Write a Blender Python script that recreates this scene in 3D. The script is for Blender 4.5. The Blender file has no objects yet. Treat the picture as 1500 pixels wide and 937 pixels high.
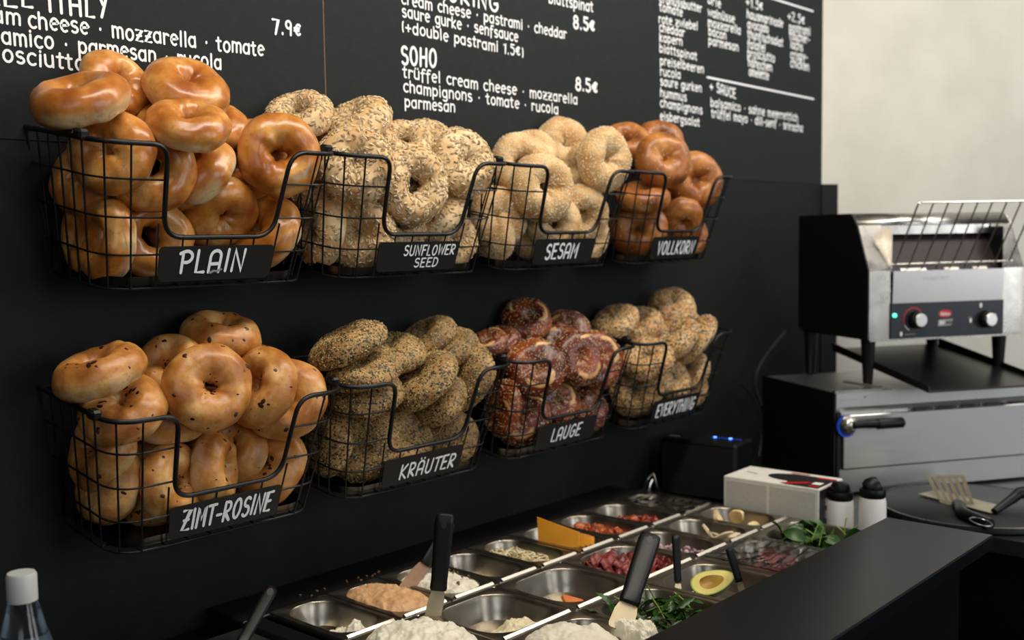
import bpy, math, random
from mathutils import Vector, Matrix, noise
from math import sin, cos, pi, radians
# ---------------------------------------------------------------- camera (calibrated from the wall, pans and baskets)
SC = bpy.context.scene
COL = SC.collection
YAW, PITCH_C, ROLL, FPX = .7306, -.0784, -.0153, 1572.7
CAM = Vector((-.6307, -1.4077, .5505))
FW = Vector((cos(YAW)*cos(PITCH_C), sin(YAW)*cos(PITCH_C), sin(PITCH_C)))
_r = Vector((sin(YAW), -cos(YAW), 0)); _u = _r.cross(FW)
RT = _r*cos(ROLL)+_u*sin(ROLL); UP = -_r*sin(ROLL)+_u*cos(ROLL)
cd = bpy.data.cameras.new('camera'); co = bpy.data.objects.new('camera', cd); COL.objects.link(co)
co.matrix_world = Matrix(((RT.x, UP.x, -FW.x, CAM.x), (RT.y, UP.y, -FW.y, CAM.y), (RT.z, UP.z, -FW.z, CAM.z), (0, 0, 0, 1)))
cd.sensor_width = 36; cd.lens = 36*FPX/1500; cd.clip_start = .02
cd.dof.use_dof = True; cd.dof.focus_distance = 1.45; cd.dof.aperture_fstop = 4.5
SC.camera = co
# ---------------------------------------------------------------- world, lights, exposure
w = bpy.data.worlds.new('room_light'); SC.world = w; w.use_nodes = True
w.node_tree.nodes['Background'].inputs[0].default_value = (.80, .88, 1.0, 1)
w.node_tree.nodes['Background'].inputs[1].default_value = .05
def area(name, loc, target, sx, sy, power, col):
    l = bpy.data.lights.new(name, 'AREA'); l.shape = 'RECTANGLE'; l.size = sx; l.size_y = sy; l.energy = power; l.color = col
    o = bpy.data.objects.new(name, l); COL.objects.link(o); o.location = loc
    o.rotation_euler = (Vector(target)-Vector(loc)).to_track_quat('-Z', 'Y').to_euler()
area('shop_window_light', (-2.4, -3.0, 1.6), (.6, 0, .3), 1.6, 1.4, 14, (.90, .96, 1.0))
area('front_fill_light', (.75, -4.2, 1.0), (1.5, -.4, .4), 1.0, 1.7, 22, (.93, .96, 1.0))  # added fill: two panels with a gap, so the steel fronts reflect bright bands
area('front_fill_light', (2.75, -4.2, 1.0), (1.9, -.4, .4), 1.1, 1.7, 24, (.93, .96, 1.0))
area('ceiling_track_lamp', (.75, -.80, 1.75), (.75, -.10, .45), 2.2, .16, 26, (1.0, .91, .78))
area('ceiling_lamp_far', (2.5, -1.35, 1.75), (2.0, -.3, .2), .7, .7, 12, (1.0, .95, .88))
SC.view_settings.view_transform = 'Standard'; SC.view_settings.look = 'None'
SC.view_settings.gamma = 1; SC.view_settings.use_curve_mapping = False
SC.view_settings.exposure = 0.22

# ---------------------------------------------------------------- layout helpers: a measured pixel becomes a point on a real plane
def ray(px, py): return FW + RT*((px-750)/FPX) - UP*((py-468.5)/FPX)
def on_y(px, py, y): d = ray(px, py); return CAM + d*((y-CAM.y)/d.y)
def on_z(px, py, z): d = ray(px, py); return CAM + d*((z-CAM.z)/d.z)
def on_x(px, py, x): d = ray(px, py); return CAM + d*((x-CAM.x)/d.x)
# ---------------------------------------------------------------- materials
def lin(c):
    return tuple(((v/255)/12.92 if v/255 <= .04045 else ((v/255+.055)/1.055)**2.4) for v in c)+(1,)
def mat(name, c1, rough=.5, metal=0, c2=None, scale=20, bump=0, bscale=None, spec=None, stretch=None, r2=None, island=False, coat=0, trans=0, emit=None, estr=0):
    m = bpy.data.materials.new(name); m.use_nodes = True; nt = m.node_tree; b = nt.nodes['Principled BSDF']
    b.inputs['Base Color'].default_value = lin(c1); b.inputs['Roughness'].default_value = rough; b.inputs['Metallic'].default_value = metal
    if spec is not None: b.inputs['Specular IOR Level'].default_value = spec
    if coat: b.inputs['Coat Weight'].default_value = coat; b.inputs['Coat Roughness'].default_value = .15
    if trans: b.inputs['Transmission Weight'].default_value = trans
    if emit: b.inputs['Emission Color'].default_value = lin(emit); b.inputs['Emission Strength'].default_value = estr
    tc = nt.nodes.new('ShaderNodeTexCoord'); vec = tc.outputs['Object']
    if stretch:
        mp = nt.nodes.new('ShaderNodeMapping'); mp.inputs['Scale'].default_value = stretch; nt.links.new(vec, mp.inputs['Vector']); vec = mp.outputs['Vector']
    if c2:
        if island:
            g = nt.nodes.new('ShaderNodeNewGeometry'); f = g.outputs['Random Per Island']
        else:
            n = nt.nodes.new('ShaderNodeTexNoise'); n.inputs['Scale'].default_value = scale; n.inputs['Detail'].default_value = 5; nt.links.new(vec, n.inputs['Vector']); f = n.outputs['Fac']
        r = nt.nodes.new('ShaderNodeValToRGB'); r.color_ramp.elements[0].color = lin(c1); r.color_ramp.elements[1].color = lin(c2)
        if not island: r.color_ramp.elements[0].position = .35; r.color_ramp.elements[1].position = .68
        nt.links.new(f, r.inputs[0]); nt.links.new(r.outputs[0], b.inputs['Base Color'])
    if r2 is not None:
        n = nt.nodes.new('ShaderNodeTexNoise'); n.inputs['Scale'].default_value = bscale or scale; n.inputs['Detail'].default_value = 4; nt.links.new(vec, n.inputs['Vector'])
        mr = nt.nodes.new('ShaderNodeMapRange'); mr.inputs[1].default_value = .3; mr.inputs[2].default_value = .7; mr.inputs[3].default_value = rough; mr.inputs[4].default_value = r2
        nt.links.new(n.outputs['Fac'], mr.inputs[0]); nt.links.new(mr.outputs[0], b.inputs['Roughness'])
    if bump:
        n = nt.nodes.new('ShaderNodeTexNoise'); n.inputs['Scale'].default_value = bscale or scale; n.inputs['Detail'].default_value = 6; nt.links.new(vec, n.inputs['Vector'])
        bp = nt.nodes.new('ShaderNodeBump'); bp.inputs['Strength'].default_value = bump; bp.inputs['Distance'].default_value = .002
        nt.links.new(n.outputs['Fac'], bp.inputs['Height']); nt.links.new(bp.outputs[0], b.inputs['Normal'])
    return m
def crust(name, dark, mid, light, pale, rough=.36, fleck=None, fleck_amt=.5, fscale=260, bump=.25, palelo=.5, crease=None, coat=.15):
    """baked dough: mottled brown crust, unbrowned pale sides where loaves touched, optional herb flecks"""
    m = bpy.data.materials.new(name); m.use_nodes = True; nt = m.node_tree; N = nt.nodes.new; L = nt.links.new; b = nt.nodes['Principled BSDF']
    tc = N('ShaderNodeTexCoord'); oi = N('ShaderNodeObjectInfo')
    ad = N('ShaderNodeVectorMath'); ad.operation = 'ADD'; cm = N('ShaderNodeCombineXYZ'); mu = N('ShaderNodeMath'); mu.operation = 'MULTIPLY'; mu.inputs[1].default_value = 7
    L(oi.outputs['Random'], mu.inputs[0]); L(mu.outputs[0], cm.inputs[0]); L(mu.outputs[0], cm.inputs[1]); L(tc.outputs['Object'], ad.inputs[0]); L(cm.outputs[0], ad.inputs[1])
    v = ad.outputs[0]
    def nz(s, d=5):
        n = N('ShaderNodeTexNoise'); n.inputs['Scale'].default_value = s; n.inputs['Detail'].default_value = d; L(v, n.inputs['Vector']); return n.outputs['Fac']
    def mp(x, a, c, lo=0, hi=1):
        r = N('ShaderNodeMapRange'); r.inputs[1].default_value = a; r.inputs[2].default_value = c; r.inputs[3].default_value = lo; r.inputs[4].default_value = hi; L(x, r.inputs[0]); return r.outputs[0]
    def mix(f, a, c):
        x = N('ShaderNodeMix'); x.data_type = 'RGBA'
        if isinstance(f, float): x.inputs[0].default_value = f
        else: L(f, x.inputs[0])
        for k, q in ((6, a), (7, c)):
            if isinstance(q, tuple): x.inputs[k].default_value = lin(q)
            else: L(q, x.inputs[k])
        return x.outputs[2]
    r = N('ShaderNodeValToRGB'); e = r.color_ramp.elements; e[0].position = .32; e[0].color = lin(dark); e[1].position = .68; e[1].color = lin(light)
    q = r.color_ramp.elements.new(.5); q.color = lin(mid); L(nz(26, 4), r.inputs[0])
    sp = N('ShaderNodeSeparateXYZ'); L(tc.outputs['Object'], sp.inputs[0])
    low = mp(sp.outputs[2], .006, -.016)
    pn = mp(nz(22, 3), palelo, palelo+.12)
    pm = N('ShaderNodeMath'); pm.operation = 'MULTIPLY'; L(low, pm.inputs[0]); L(pn, pm.inputs[1])
    c = mix(pm.outputs[0], r.outputs[0], pale)
    c = mix(mp(nz(190, 3), .56, .72, 0, .45), c, dark)
    if fleck:
        for sc, th in ((fscale, .56), (fscale*.8, .6)):
            vo = N('ShaderNodeTexVoronoi'); vo.inputs['Scale'].default_value = sc; L(v, vo.inputs['Vector'])
            sx = N('ShaderNodeSeparateColor'); L(vo.outputs['Color'], sx.inputs[0])
            c = mix(mp(sx.outputs[0], 1-fleck_amt-.05, 1-fleck_amt), c, fleck)
    if crease:
        at = N('ShaderNodeAttribute'); at.attribute_name = 'crease'; c = mix(mp(at.outputs['Fac'], .35, .7), c, crease)
    L(c, b.inputs['Base Color']); b.inputs['Roughness'].default_value = rough
    b.inputs['Coat Weight'].default_value = coat; b.inputs['Coat Roughness'].default_value = .3
    bp = N('ShaderNodeBump'); bp.inputs['Strength'].default_value = bump; bp.inputs['Distance'].default_value = .0015
    L(nz(120, 6), bp.inputs['Height']); L(bp.outputs[0], b.inputs['Normal'])
    return m
M = dict(
    board=mat('chalkboard_paint', (30, 34, 35), .6, c2=(34, 38, 38), scale=60, spec=.15, bump=.05, bscale=600),
    wall=mat('black_wall_paint', (27, 30, 30), .6, c2=(31, 33, 32), scale=40, spec=.13, bump=.08, bscale=500),
    beige=mat('beige_plaster', (214, 211, 200), .75, c2=(203, 200, 188), scale=6, bump=.06, bscale=160),
    chalk=mat('white_marker_paint', (238, 240, 240), .7),
    wood_gap=mat('raw_board_edge', (120, 92, 60), .7),
    wire=mat('black_coated_wire', (15, 17, 19), .42, spec=.35),
    rail=mat('black_coated_rail', (13, 15, 17), .42, spec=.35),
    plate=mat('matte_black_plate', (20, 21, 21), .5, spec=.35),
    liner=mat('dark_steel_liner', (90, 88, 84), .3, 1),
    steel=mat('brushed_steel', (196, 192, 184), .24, 1, c2=(180, 176, 168), scale=30, r2=.34, bscale=25),
    pan_steel=mat('pan_steel', (168, 160, 146), .27, 1, r2=.38, scale=35),
    lip_steel=mat('worn_steel_edge', (220, 214, 200), .36, 1),
    brushed=mat('brushed_front_steel', (200, 198, 194), .3, 1, r2=.38, scale=12, stretch=(1, 1, 60)),
    black_metal=mat('black_enamel', (14, 14, 14), .45, spec=.3),
    black_plastic=mat('black_plastic', (10, 10, 11), .42, spec=.3),
    stone=mat('black_stone_top', (20, 21, 22), .3, spec=.17),
    worktop=mat('dark_grey_worktop', (28, 28, 27), .4, c2=(34, 34, 32), scale=30, spec=.3),
    cabinet=mat('black_cabinet', (7, 7, 7), .7, spec=.08),
    floor=mat('dark_floor', (30, 29, 27), .6, c2=(36, 34, 31), scale=5),
    cream=mat('cream_cheese', (238, 233, 214), .5, c2=(228, 220, 196), scale=50, bump=.5, bscale=90),
    salmon=mat('peach_spread', (222, 178, 132), .5, c2=(206, 154, 106), scale=60, bump=.5, bscale=90),
    caper=mat('caper_flecks', (120, 84, 46), .6),
    cheddar=mat('cheddar_cheese', (232, 160, 44), .45, c2=(224, 148, 34), scale=30),
    sprout=mat('shredded_onion', (246, 236, 204), .5, c2=(226, 204, 150), island=True),
    tomato=mat('dried_tomato', (188, 96, 40), .35, c2=(134, 52, 20), island=True),
    chili=mat('red_relish', (168, 72, 34), .3, c2=(110, 24, 14), island=True),
    meat=mat('pastrami', (150, 62, 56), .4, c2=(86, 26, 28), scale=60, bump=.5, bscale=140),
    meat_edge=mat('pastrami_fat', (206, 130, 112), .4, c2=(150, 60, 50), scale=90),
    onion=mat('red_onion', (206, 180, 186), .35, c2=(98, 40, 66), island=True),
    carrot=mat('orange_slices', (226, 130, 62), .45, c2=(206, 106, 46), scale=40),
    mushroom=mat('mushroom_slice', (230, 216, 186), .5, c2=(206, 184, 146), scale=60),
    mush_dark=mat('mushroom_gills', (120, 88, 56), .6),
    poultry=mat('chicken_slice', (236, 214, 168), .5, c2=(220, 180, 116), scale=40),
    green=mat('green_leaf', (62, 104, 34), .42, c2=(30, 66, 20), island=True),
    green_light=mat('leaf_stem', (140, 168, 72), .45),
    avo_flesh=mat('avocado_flesh', (230, 216, 124), .4, c2=(214, 200, 100), scale=20),
    avo_rim=mat('avocado_green_rim', (150, 172, 70), .4),
    avo_skin=mat('avocado_skin', (40, 52, 24), .5, bump=.6, bscale=80),
    avo_pit=mat('avocado_hollow', (190, 150, 60), .45, c2=(170, 126, 44), scale=30),
    egg=mat('egg_cream', (240, 230, 196), .4, c2=(232, 216, 170), scale=20),
    blade=mat('spatula_blade', (180, 170, 146), .5, .7, c2=(160, 148, 120), scale=20),
    blade_brown=mat('spread_smeared_blade', (150, 112, 80), .5, c2=(128, 92, 62), scale=40),
    white_box=mat('white_carton', (222, 220, 210), .65, c2=(212, 210, 200), scale=80),
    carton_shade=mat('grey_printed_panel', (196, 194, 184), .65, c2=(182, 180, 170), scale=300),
    red=mat('red_print', (196, 26, 28), .45), black_print=mat('black_print', (24, 22, 24), .5),
    white_print=mat('white_print', (232, 232, 228), .5), grey_print=mat('grey_print', (150, 150, 148), .4),
    milk=mat('white_sauce', (240, 238, 232), .35), 
    ctrl=mat('dark_control_panel', (30, 36, 40), .35, spec=.4),
    knob=mat('turned_aluminium', (214, 212, 206), .25, 1, r2=.4, scale=8),
    led_g=mat('green_indicator', (90, 230, 190), .3, emit=(90, 240, 200), estr=1.6),
    led_b=mat('blue_indicator', (70, 120, 255), .3, emit=(80, 130, 255), estr=5),
    blue=mat('blue_ring', (20, 80, 210), .35),
    maroon=mat('toaster_conveyor', (44, 26, 24), .6, c2=(30, 20, 19), scale=30),
    griddle=mat('cast_iron_griddle', (26, 26, 26), .5, c2=(20, 20, 20), scale=30, spec=.3),
    cable=mat('grey_black_cable', (34, 34, 33), .5),
)
def glass(name, col, rough=.03, ior=1.45):
    m = mat(name, col, rough); b = m.node_tree.nodes['Principled BSDF']; b.inputs['Transmission Weight'].default_value = 1; b.inputs['IOR'].default_value = ior; return m
M['glass'] = glass('clear_bottle_glass', (225, 235, 240), .12)
M['film'] = glass('cling_film', (235, 235, 235), .12, 1.3)
M['water'] = mat('blue_grey_liquid', (120, 138, 156), .3)
M['cap_grey'] = mat('pale_bottle_cap', (190, 192, 188), .4)

# ---------------------------------------------------------------- mesh helpers
class MB:
    def __init__(s): s.v = []; s.f = []
    def add(s, vs, fs):
        o = len(s.v); s.v += [tuple(p) for p in vs]; s.f += [tuple(i+o for i in f) for f in fs]; return s
    def box(s, a, b, bev=0):
        x0, y0, z0 = a; x1, y1, z1 = b
        if bev <= 0:
            v = [(x, y, z) for z in (z0, z1) for y in (y0, y1) for x in (x0, x1)]
            return s.add(v, [(0, 2, 3, 1), (4, 5, 7, 6), (0, 1, 5, 4), (2, 6, 7, 3), (0, 4, 6, 2), (1, 3, 7, 5)])
        lv = [(z0, bev), (z0+bev, 0), (z1-bev, 0), (z1, bev)]; vs = []; fs = []
        for z, i in lv:
            g = bev
            vs += [(x0+i+g*(i == 0), y0+i, z), (x1-i-g*(i == 0), y0+i, z), (x1-i, y0+i+g*(i == 0), z), (x1-i, y1-i-g*(i == 0), z), (x1-i-g*(i == 0), y1-i, z), (x0+i+g*(i == 0), y1-i, z), (x0+i, y1-i-g*(i == 0), z), (x0+i, y0+i+g*(i == 0), z)]
        for k in range(3):
            for j in range(8): fs.append((k*8+j, k*8+(j+1) % 8, k*8+8+(j+1) % 8, k*8+8+j))
        fs.append(tuple(reversed(range(8)))); fs.append(tuple(range(24, 32)))
        return s.add(vs, fs)
    def tube(s, pts, r, n=6, closed=False, caps=True):
        pts = [Vector(p) for p in pts]; m = len(pts); vs = []; fs = []; prev = None
        for i, p in enumerate(pts):
            a = pts[(i-1) % m] if (closed or i > 0) else p; b = pts[(i+1) % m] if (closed or i < m-1) else p
            t = (b-a).normalized()
            if prev is None: u = t.orthogonal().normalized()
            else: u = (prev-t*prev.dot(t)).normalized()
            prev = u; w_ = t.cross(u); rr = r[i] if isinstance(r, (list, tuple)) else r
            vs += [p+(u*cos(2*pi*k/n)+w_*sin(2*pi*k/n))*rr for k in range(n)]
        for i in range(m if closed else m-1):
            j = (i+1) % m
            for k in range(n): fs.append((i*n+k, i*n+(k+1) % n, j*n+(k+1) % n, j*n+k))
        if caps and not closed: fs.append(tuple(reversed(range(n)))); fs.append(tuple((m-1)*n+k for k in range(n)))
        return s.add(vs, fs)
    def lathe(s, prof, c=(0, 0, 0), n=24, cap0=True, cap1=True):
        vs = []; fs = []
        for (r, z) in prof: vs += [(c[0]+r*cos(2*pi*k/n), c[1]+r*sin(2*pi*k/n), c[2]+z) for k in range(n)]
        for i in range(len(prof)-1):
            for k in range(n): fs.append((i*n+k, i*n+(k+1) % n, (i+1)*n+(k+1) % n, (i+1)*n+k))
        if cap0: fs.append(tuple(reversed(range(n))))
        if cap1: fs.append(tuple((len(prof)-1)*n+k for k in range(n)))
        return s.add(vs, fs)
    def prism(s, poly, fn0, fn1):
        """poly: 2D outline, fn0/fn1 map (a,b)->3D for the two faces"""
        n = len(poly); vs = [fn0(*p) for p in poly]+[fn1(*p) for p in poly]
        return s.add(vs, [tuple(range(n)), tuple(reversed(range(n, 2*n)))]+[(i, i+n, (i+1) % n+n, (i+1) % n) for i in range(n)])
    def build(s, name, m, parent=None, smooth=False, loc=None):
        me = bpy.data.meshes.new(name)
        v = s.v
        if loc is not None: L = Vector(loc); v = [tuple(Vector(p)-L) for p in v]
        me.from_pydata(v, [], s.f); me.validate(); me.update()
        if smooth:
            me.polygons.foreach_set('use_smooth', [True]*len(me.polygons))
            if smooth != 'all':
                try: me.set_sharp_from_angle(angle=radians(45))
                except Exception: pass
        if m: me.materials.append(M[m] if isinstance(m, str) else m)
        o = bpy.data.objects.new(name, me); COL.objects.link(o)
        if parent: o.parent = parent
        if loc is not None: o.location = loc
        return o
def tag(o, label=None, cat=None, group=None, kind=None):
    if label: o['label'] = label
    if cat: o['category'] = cat
    if group: o['group'] = group
    if kind: o['kind'] = kind
    return o
def empty(name, loc=(0, 0, 0), rz=0):
    o = bpy.data.objects.new(name, None); o.empty_display_size = .02; COL.objects.link(o); o.location = loc; o.rotation_euler = (0, 0, rz); return o
def copy_tree(o, parent=None):
    c = o.copy(); COL.objects.link(c); c.parent = parent
    for ch in o.children: copy_tree(ch, c)
    return c
def rrect(x0, x1, y0, y1, r, n=6):
    out = []
    for cx, cy, a in ((x1-r, y1-r, 0), (x0+r, y1-r, 90), (x0+r, y0+r, 180), (x1-r, y0+r, 270)):
        for k in range(n+1): t = radians(a+90*k/n); out.append((cx+r*cos(t), cy+r*sin(t)))
    return out
def smooth_path(pts, n=5, closed=False):
    P = [Vector(p) for p in pts]; out = []; m = len(P)
    for i in range(m-1):
        p0 = P[max(i-1, 0)]; p1 = P[i]; p2 = P[i+1]; p3 = P[min(i+2, m-1)]
        for k in range(n):
            t = k/n; out.append(.5*((2*p1)+(p2-p0)*t+(2*p0-5*p1+4*p2-p3)*t*t+(3*p1-p0-3*p2+p3)*t**3))
    out.append(P[-1]); return out
def fillet(pts, r, n=5):
    """round the corners of a 3D polyline"""
    P = [Vector(p) for p in pts]; out = [P[0]]
    for i in range(1, len(P)-1):
        a = (P[i-1]-P[i]); b = (P[i+1]-P[i]); rr = min(r if not isinstance(r, (list, tuple)) else r[i], a.length*.49, b.length*.49)
        s_ = P[i]+a.normalized()*rr; e_ = P[i]+b.normalized()*rr
        for k in range(n+1): t = k/n; out.append(s_*(1-t)**2+P[i]*2*t*(1-t)+e_*t*t)
    out.append(P[-1]); return out

# ---------------------------------------------------------------- hand lettering: single-stroke marker alphabet (x-height 1, capitals 1.6)
def E_(cx, cy, rx, ry, a0, a1, n=10): return [(cx+rx*cos(radians(a0+(a1-a0)*k/n)), cy+ry*sin(radians(a0+(a1-a0)*k/n))) for k in range(n+1)]
G = {
 'a': (.85, [E_(.38, .48, .34, .48, 50, 320), [(.70, 1), (.70, 0)]]),
 'b': (.82, [[(.08, 1.6), (.08, 0)], E_(.40, .48, .33, .48, 160, -160)]),
 'c': (.72, [E_(.42, .5, .36, .5, 50, 310)]),
 'd': (.85, [E_(.38, .48, .33, .48, 30, 330), [(.70, 1.6), (.70, 0)]]),
 'e': (.78, [[(.08, .5), (.68, .58)]+E_(.40, .5, .33, .5, 12, 305, 10)]),
 'f': (.60, [E_(.42, 1.25, .22, .33, 40, 180, 6)+[(.20, -.35)], [(0, .85), (.48, .9)]]),
 'g': (.82, [E_(.38, .5, .33, .46, 40, 330), [(.70, 1), (.70, -.2)]+E_(.40, -.22, .30, .34, 0, -150, 6)]),
 'h': (.82, [[(.08, 1.6), (.08, 0)], [(.08, .6)]+E_(.38, .62, .30, .36, 150, 0, 6)+[(.68, 0)]]),
 'i': (.34, [[(.15, 1), (.15, 0)], [(.15, 1.40), (.15, 1.50)]]),
 'j': (.34, [[(.2, 1), (.2, -.4)]]),
 'k': (.76, [[(.08, 1.6), (.08, 0)], [(.62, 1), (.10, .42), (.66, 0)]]),
 'l': (.34, [[(.15, 1.6), (.15, 0)]]),
 'm': (1.15, [[(.08, 1), (.08, 0)], [(.08, .6)]+E_(.32, .66, .24, .32, 150, 0, 5)+[(.56, 0)], [(.56, .6)]+E_(.80, .66, .24, .32, 150, 0, 5)+[(1.04, 0)]]),
 'n': (.82, [[(.08, 1), (.08, 0)], [(.08, .6)]+E_(.38, .62, .30, .36, 150, 0, 6)+[(.68, 0)]]),
 'o': (.84, [E_(.41, .5, .34, .5, 0, 360, 14)]),
 'p': (.82, [[(.08, 1), (.08, -.6)], E_(.40, .5, .33, .46, 150, -150)]),
 'r': (.60, [[(.08, 1), (.08, 0)], [(.08, .55)]+E_(.36, .6, .28, .36, 150, 45, 5)]),
 's': (.72, [E_(.36, .76, .26, .24, 40, 270, 8)+E_(.36, .26, .28, .26, 90, -140, 8)]),
 't': (.60, [[(.24, 1.45), (.24, .2)]+E_(.40, .18, .16, .16, 190, 300, 4), [(0, .95), (.50, .98)]]),
 'u': (.82, [[(.08, 1), (.08, .35)]+E_(.38, .34, .30, .34, 180, 350, 7), [(.68, 1), (.68, 0)]]),
 'v': (.74, [[(.04, 1), (.36, 0), (.68, 1)]]),
 'w': (1.05, [[(.04, 1), (.26, 0), (.5, .85), (.74, 0), (.98, 1)]]),
 'x': (.74, [[(.05, 1), (.65, 0)], [(.65, 1), (.05, 0)]]),
 'y': (.76, [[(.06, 1), (.38, .2)], [(.68, 1), (.2, -.55)]]),
 'z': (.76, [[(.06, 1), (.66, 1), (.06, 0), (.68, 0)], [(.14, .5), (.56, .5)]]),
 'ü': (.82, [[(.08, 1), (.08, .35)]+E_(.38, .34, .30, .34, 180, 350, 7), [(.68, 1), (.68, 0)], [(.2, 1.38), (.2, 1.48)], [(.54, 1.38), (.54, 1.48)]]),
 'ä': (.85, [E_(.38, .48, .34, .48, 50, 320), [(.70, 1), (.70, 0)], [(.2, 1.38), (.2, 1.48)], [(.54, 1.38), (.54, 1.48)]]),
 'A': (.92, [[(.08, 0), (.08, 1.1)]+E_(.42, 1.15, .34, .45, 180, 0, 8)+[(.76, 0)], [(.08, .6), (.76, .62)]]),
 'B': (.9, [[(.1, 0), (.1, 1.6)]]), 'C': (.85, [E_(.46, .8, .38, .8, 45, 315)]),
 'D': (.88, [[(.1, 0), (.1, 1.6)], [(.04, 1.58)]+E_(.28, .8, .48, .8, 80, -80, 9)+[(.04, .02)]]),
 'E': (.80, [[(.68, 1.6), (.10, 1.58), (.10, 0), (.70, 0)], [(.10, .82), (.58, .84)]]),
 'F': (.78, [[(.68, 1.6), (.10, 1.58), (.10, 0)], [(.10, .82), (.58, .84)]]),
 'G': (.92, [E_(.46, .8, .38, .8, 50, 345, 12)+[(.84, .72), (.5, .72)]]),
 'H': (.92, [[(.1, 1.6), (.1, 0)], [(.76, 1.6), (.76, 0)], [(.1, .8), (.76, .82)]]),
 'I': (.36, [[(.16, 1.6), (.16, 0)]]),
 'K': (.86, [[(.1, 1.6), (.1, 0)], [(.72, 1.6), (.12, .75), (.76, 0)]]),
 'L': (.72, [[(.10, 1.6), (.10, 0), (.62, 0)]]),
 'M': (1.0, [[(.08, 0), (.14, 1.6), (.48, .6), (.82, 1.6), (.88, 0)]]),
 'N': (.92, [[(.1, 0), (.1, 1.6), (.76, 0), (.76, 1.6)]]),
 'O': (.94, [E_(.45, .8, .36, .8, 0, 360, 16)]),
 'P': (.84, [[(.12, 1.5), (.12, 0)], [(-.06, 1.4)]+E_(.34, 1.15, .38, .42, 120, -100, 9)]),
 'R': (.88, [[(.1, 1.6), (.1, 0)], [(.1, 1.55)]+E_(.36, 1.18, .34, .40, 80, -100, 8)+[(.12, .76), (.74, 0)]]),
 'S': (.82, [E_(.42, 1.2, .30, .38, 35, 270, 8)+E_(.40, .42, .33, .42, 90, -145, 8)]),
 'T': (.80, [[(.4, 1.6), (.4, 0)], [(.02, 1.58), (.78, 1.6)]]),
 'U': (.90, [[(.1, 1.6), (.1, .45)]+E_(.42, .42, .32, .42, 180, 360, 8)+[(.74, 1.6)]]),
 'V': (.84, [[(.05, 1.6), (.4, 0), (.75, 1.6)]]),
 'W': (1.1, [[(.05, 1.6), (.28, 0), (.55, 1.2), (.8, 0), (1.02, 1.6)]]),
 'X': (.84, [[(.05, 1.6), (.75, 0)], [(.75, 1.6), (.05, 0)]]),
 'Y': (.84, [[(.05, 1.6), (.4, .8)], [(.75, 1.6), (.3, 0)]]),
 'Z': (.84, [[(.06, 1.6), (.74, 1.6), (.06, 0), (.76, 0)], [(.16, .8), (.62, .82)]]),
 'Ä': (.92, [[(.08, 0), (.08, 1.1)]+E_(.42, 1.15, .34, .45, 180, 0, 8)+[(.76, 0)], [(.08, .6), (.76, .62)], [(.22, 1.88), (.22, 1.9)], [(.62, 1.88), (.62, 1.9)]]),
 '1': (.5, [[(.05, 1.25), (.32, 1.6), (.32, 0)]]), '2': (.8, [E_(.38, 1.2, .30, .40, 160, -30, 7)+[(.06, 0), (.72, 0)]]),
 '5': (.8, [[(.66, 1.6), (.16, 1.6), (.14, .95)]+E_(.36, .5, .34, .5, 110, -140, 8)]),
 '7': (.76, [[(.04, 1.6), (.66, 1.6), (.28, 0)]]),
 '8': (.8, [E_(.38, 1.2, .26, .38, -90, 270, 12), E_(.38, .42, .32, .42, 90, 450, 12)]),
 '9': (.8, [E_(.36, 1.15, .28, .42, 0, 360, 12), [(.64, 1.2), (.56, 0)]]),
 '€': (.86, [E_(.48, .72, .30, .58, 50, 310), [(.02, .86), (.56, .88)], [(.02, .58), (.52, .6)]]),
 '.': (.34, [[(.14, .02), (.14, .12)]]), '·': (.5, [[(.24, .56), (.24, .66)]]), '-': (.6, [[(.08, .6), (.5, .6)]]),
 '+': (.8, [[(.36, 1.0), (.36, .2)], [(.02, .6), (.7, .6)]]), '(': (.46, [E_(.5, .65, .34, 1.05, 140, 220, 6)]), ')': (.46, [E_(-.1, .65, .34, 1.05, 40, -40, 6)]),
 ' ': (.55, []),
}
RC_ = [0]
def ribbon(mb, pts, hw, fn0):
    """flat round-ended stroke; each layer of paint lies a hair above the one before"""
    RC_[0] = (RC_[0]+1) % 5; lay = RC_[0]*4e-5
    def fn(u, v, k=0): p = fn0(u, v); return (p[0], p[1]-lay-k, p[2])
    P = [Vector((a, b)) for a, b in pts]; n = len(P); L = []; R_ = []; cap0 = []; cap1 = []
    for i in range(n):
        t = (P[min(i+1, n-1)]-P[max(i-1, 0)]).normalized(); nn = Vector((-t.y, t.x))
        if 0 < i < n-1:
            t1 = (P[i]-P[i-1]).normalized(); k = min(1.6, 1/max(.4, abs(Vector((-t1.y, t1.x)).dot(nn))))
        else: k = 1
        L.append(P[i]+nn*hw*k); R_.append(P[i]-nn*hw*k)
    t0 = (P[0]-P[1]).normalized(); t1 = (P[-1]-P[-2]).normalized()
    a0 = math.atan2(t0.y, t0.x); a1 = math.atan2(t1.y, t1.x)
    vs = L+R_; fs = [(i, i+n, i+1+n, i+1) for i in range(n-1)]
    o = len(vs); c0 = [P[0]+Vector((cos(a0+radians(q)), sin(a0+radians(q))))*hw for q in (-90, -45, 0, 45, 90)]
    vs += c0; fs.append(tuple(range(o, o+5)))
    o = len(vs); c1 = [P[-1]+Vector((cos(a1+radians(q)), sin(a1+radians(q))))*hw for q in (-90, -45, 0, 45, 90)]
    vs += c1; fs.append(tuple(range(o, o+5)))
    mb.add([fn(v.x, v.y, 0 if i < 2*n else (1.2e-5 if i < 2*n+5 else 2.4e-5)) for i, v in enumerate(vs)], fs)
def text_width(s, sp=.16): return sum(G[c][0]+sp for c in s)-sp
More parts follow.
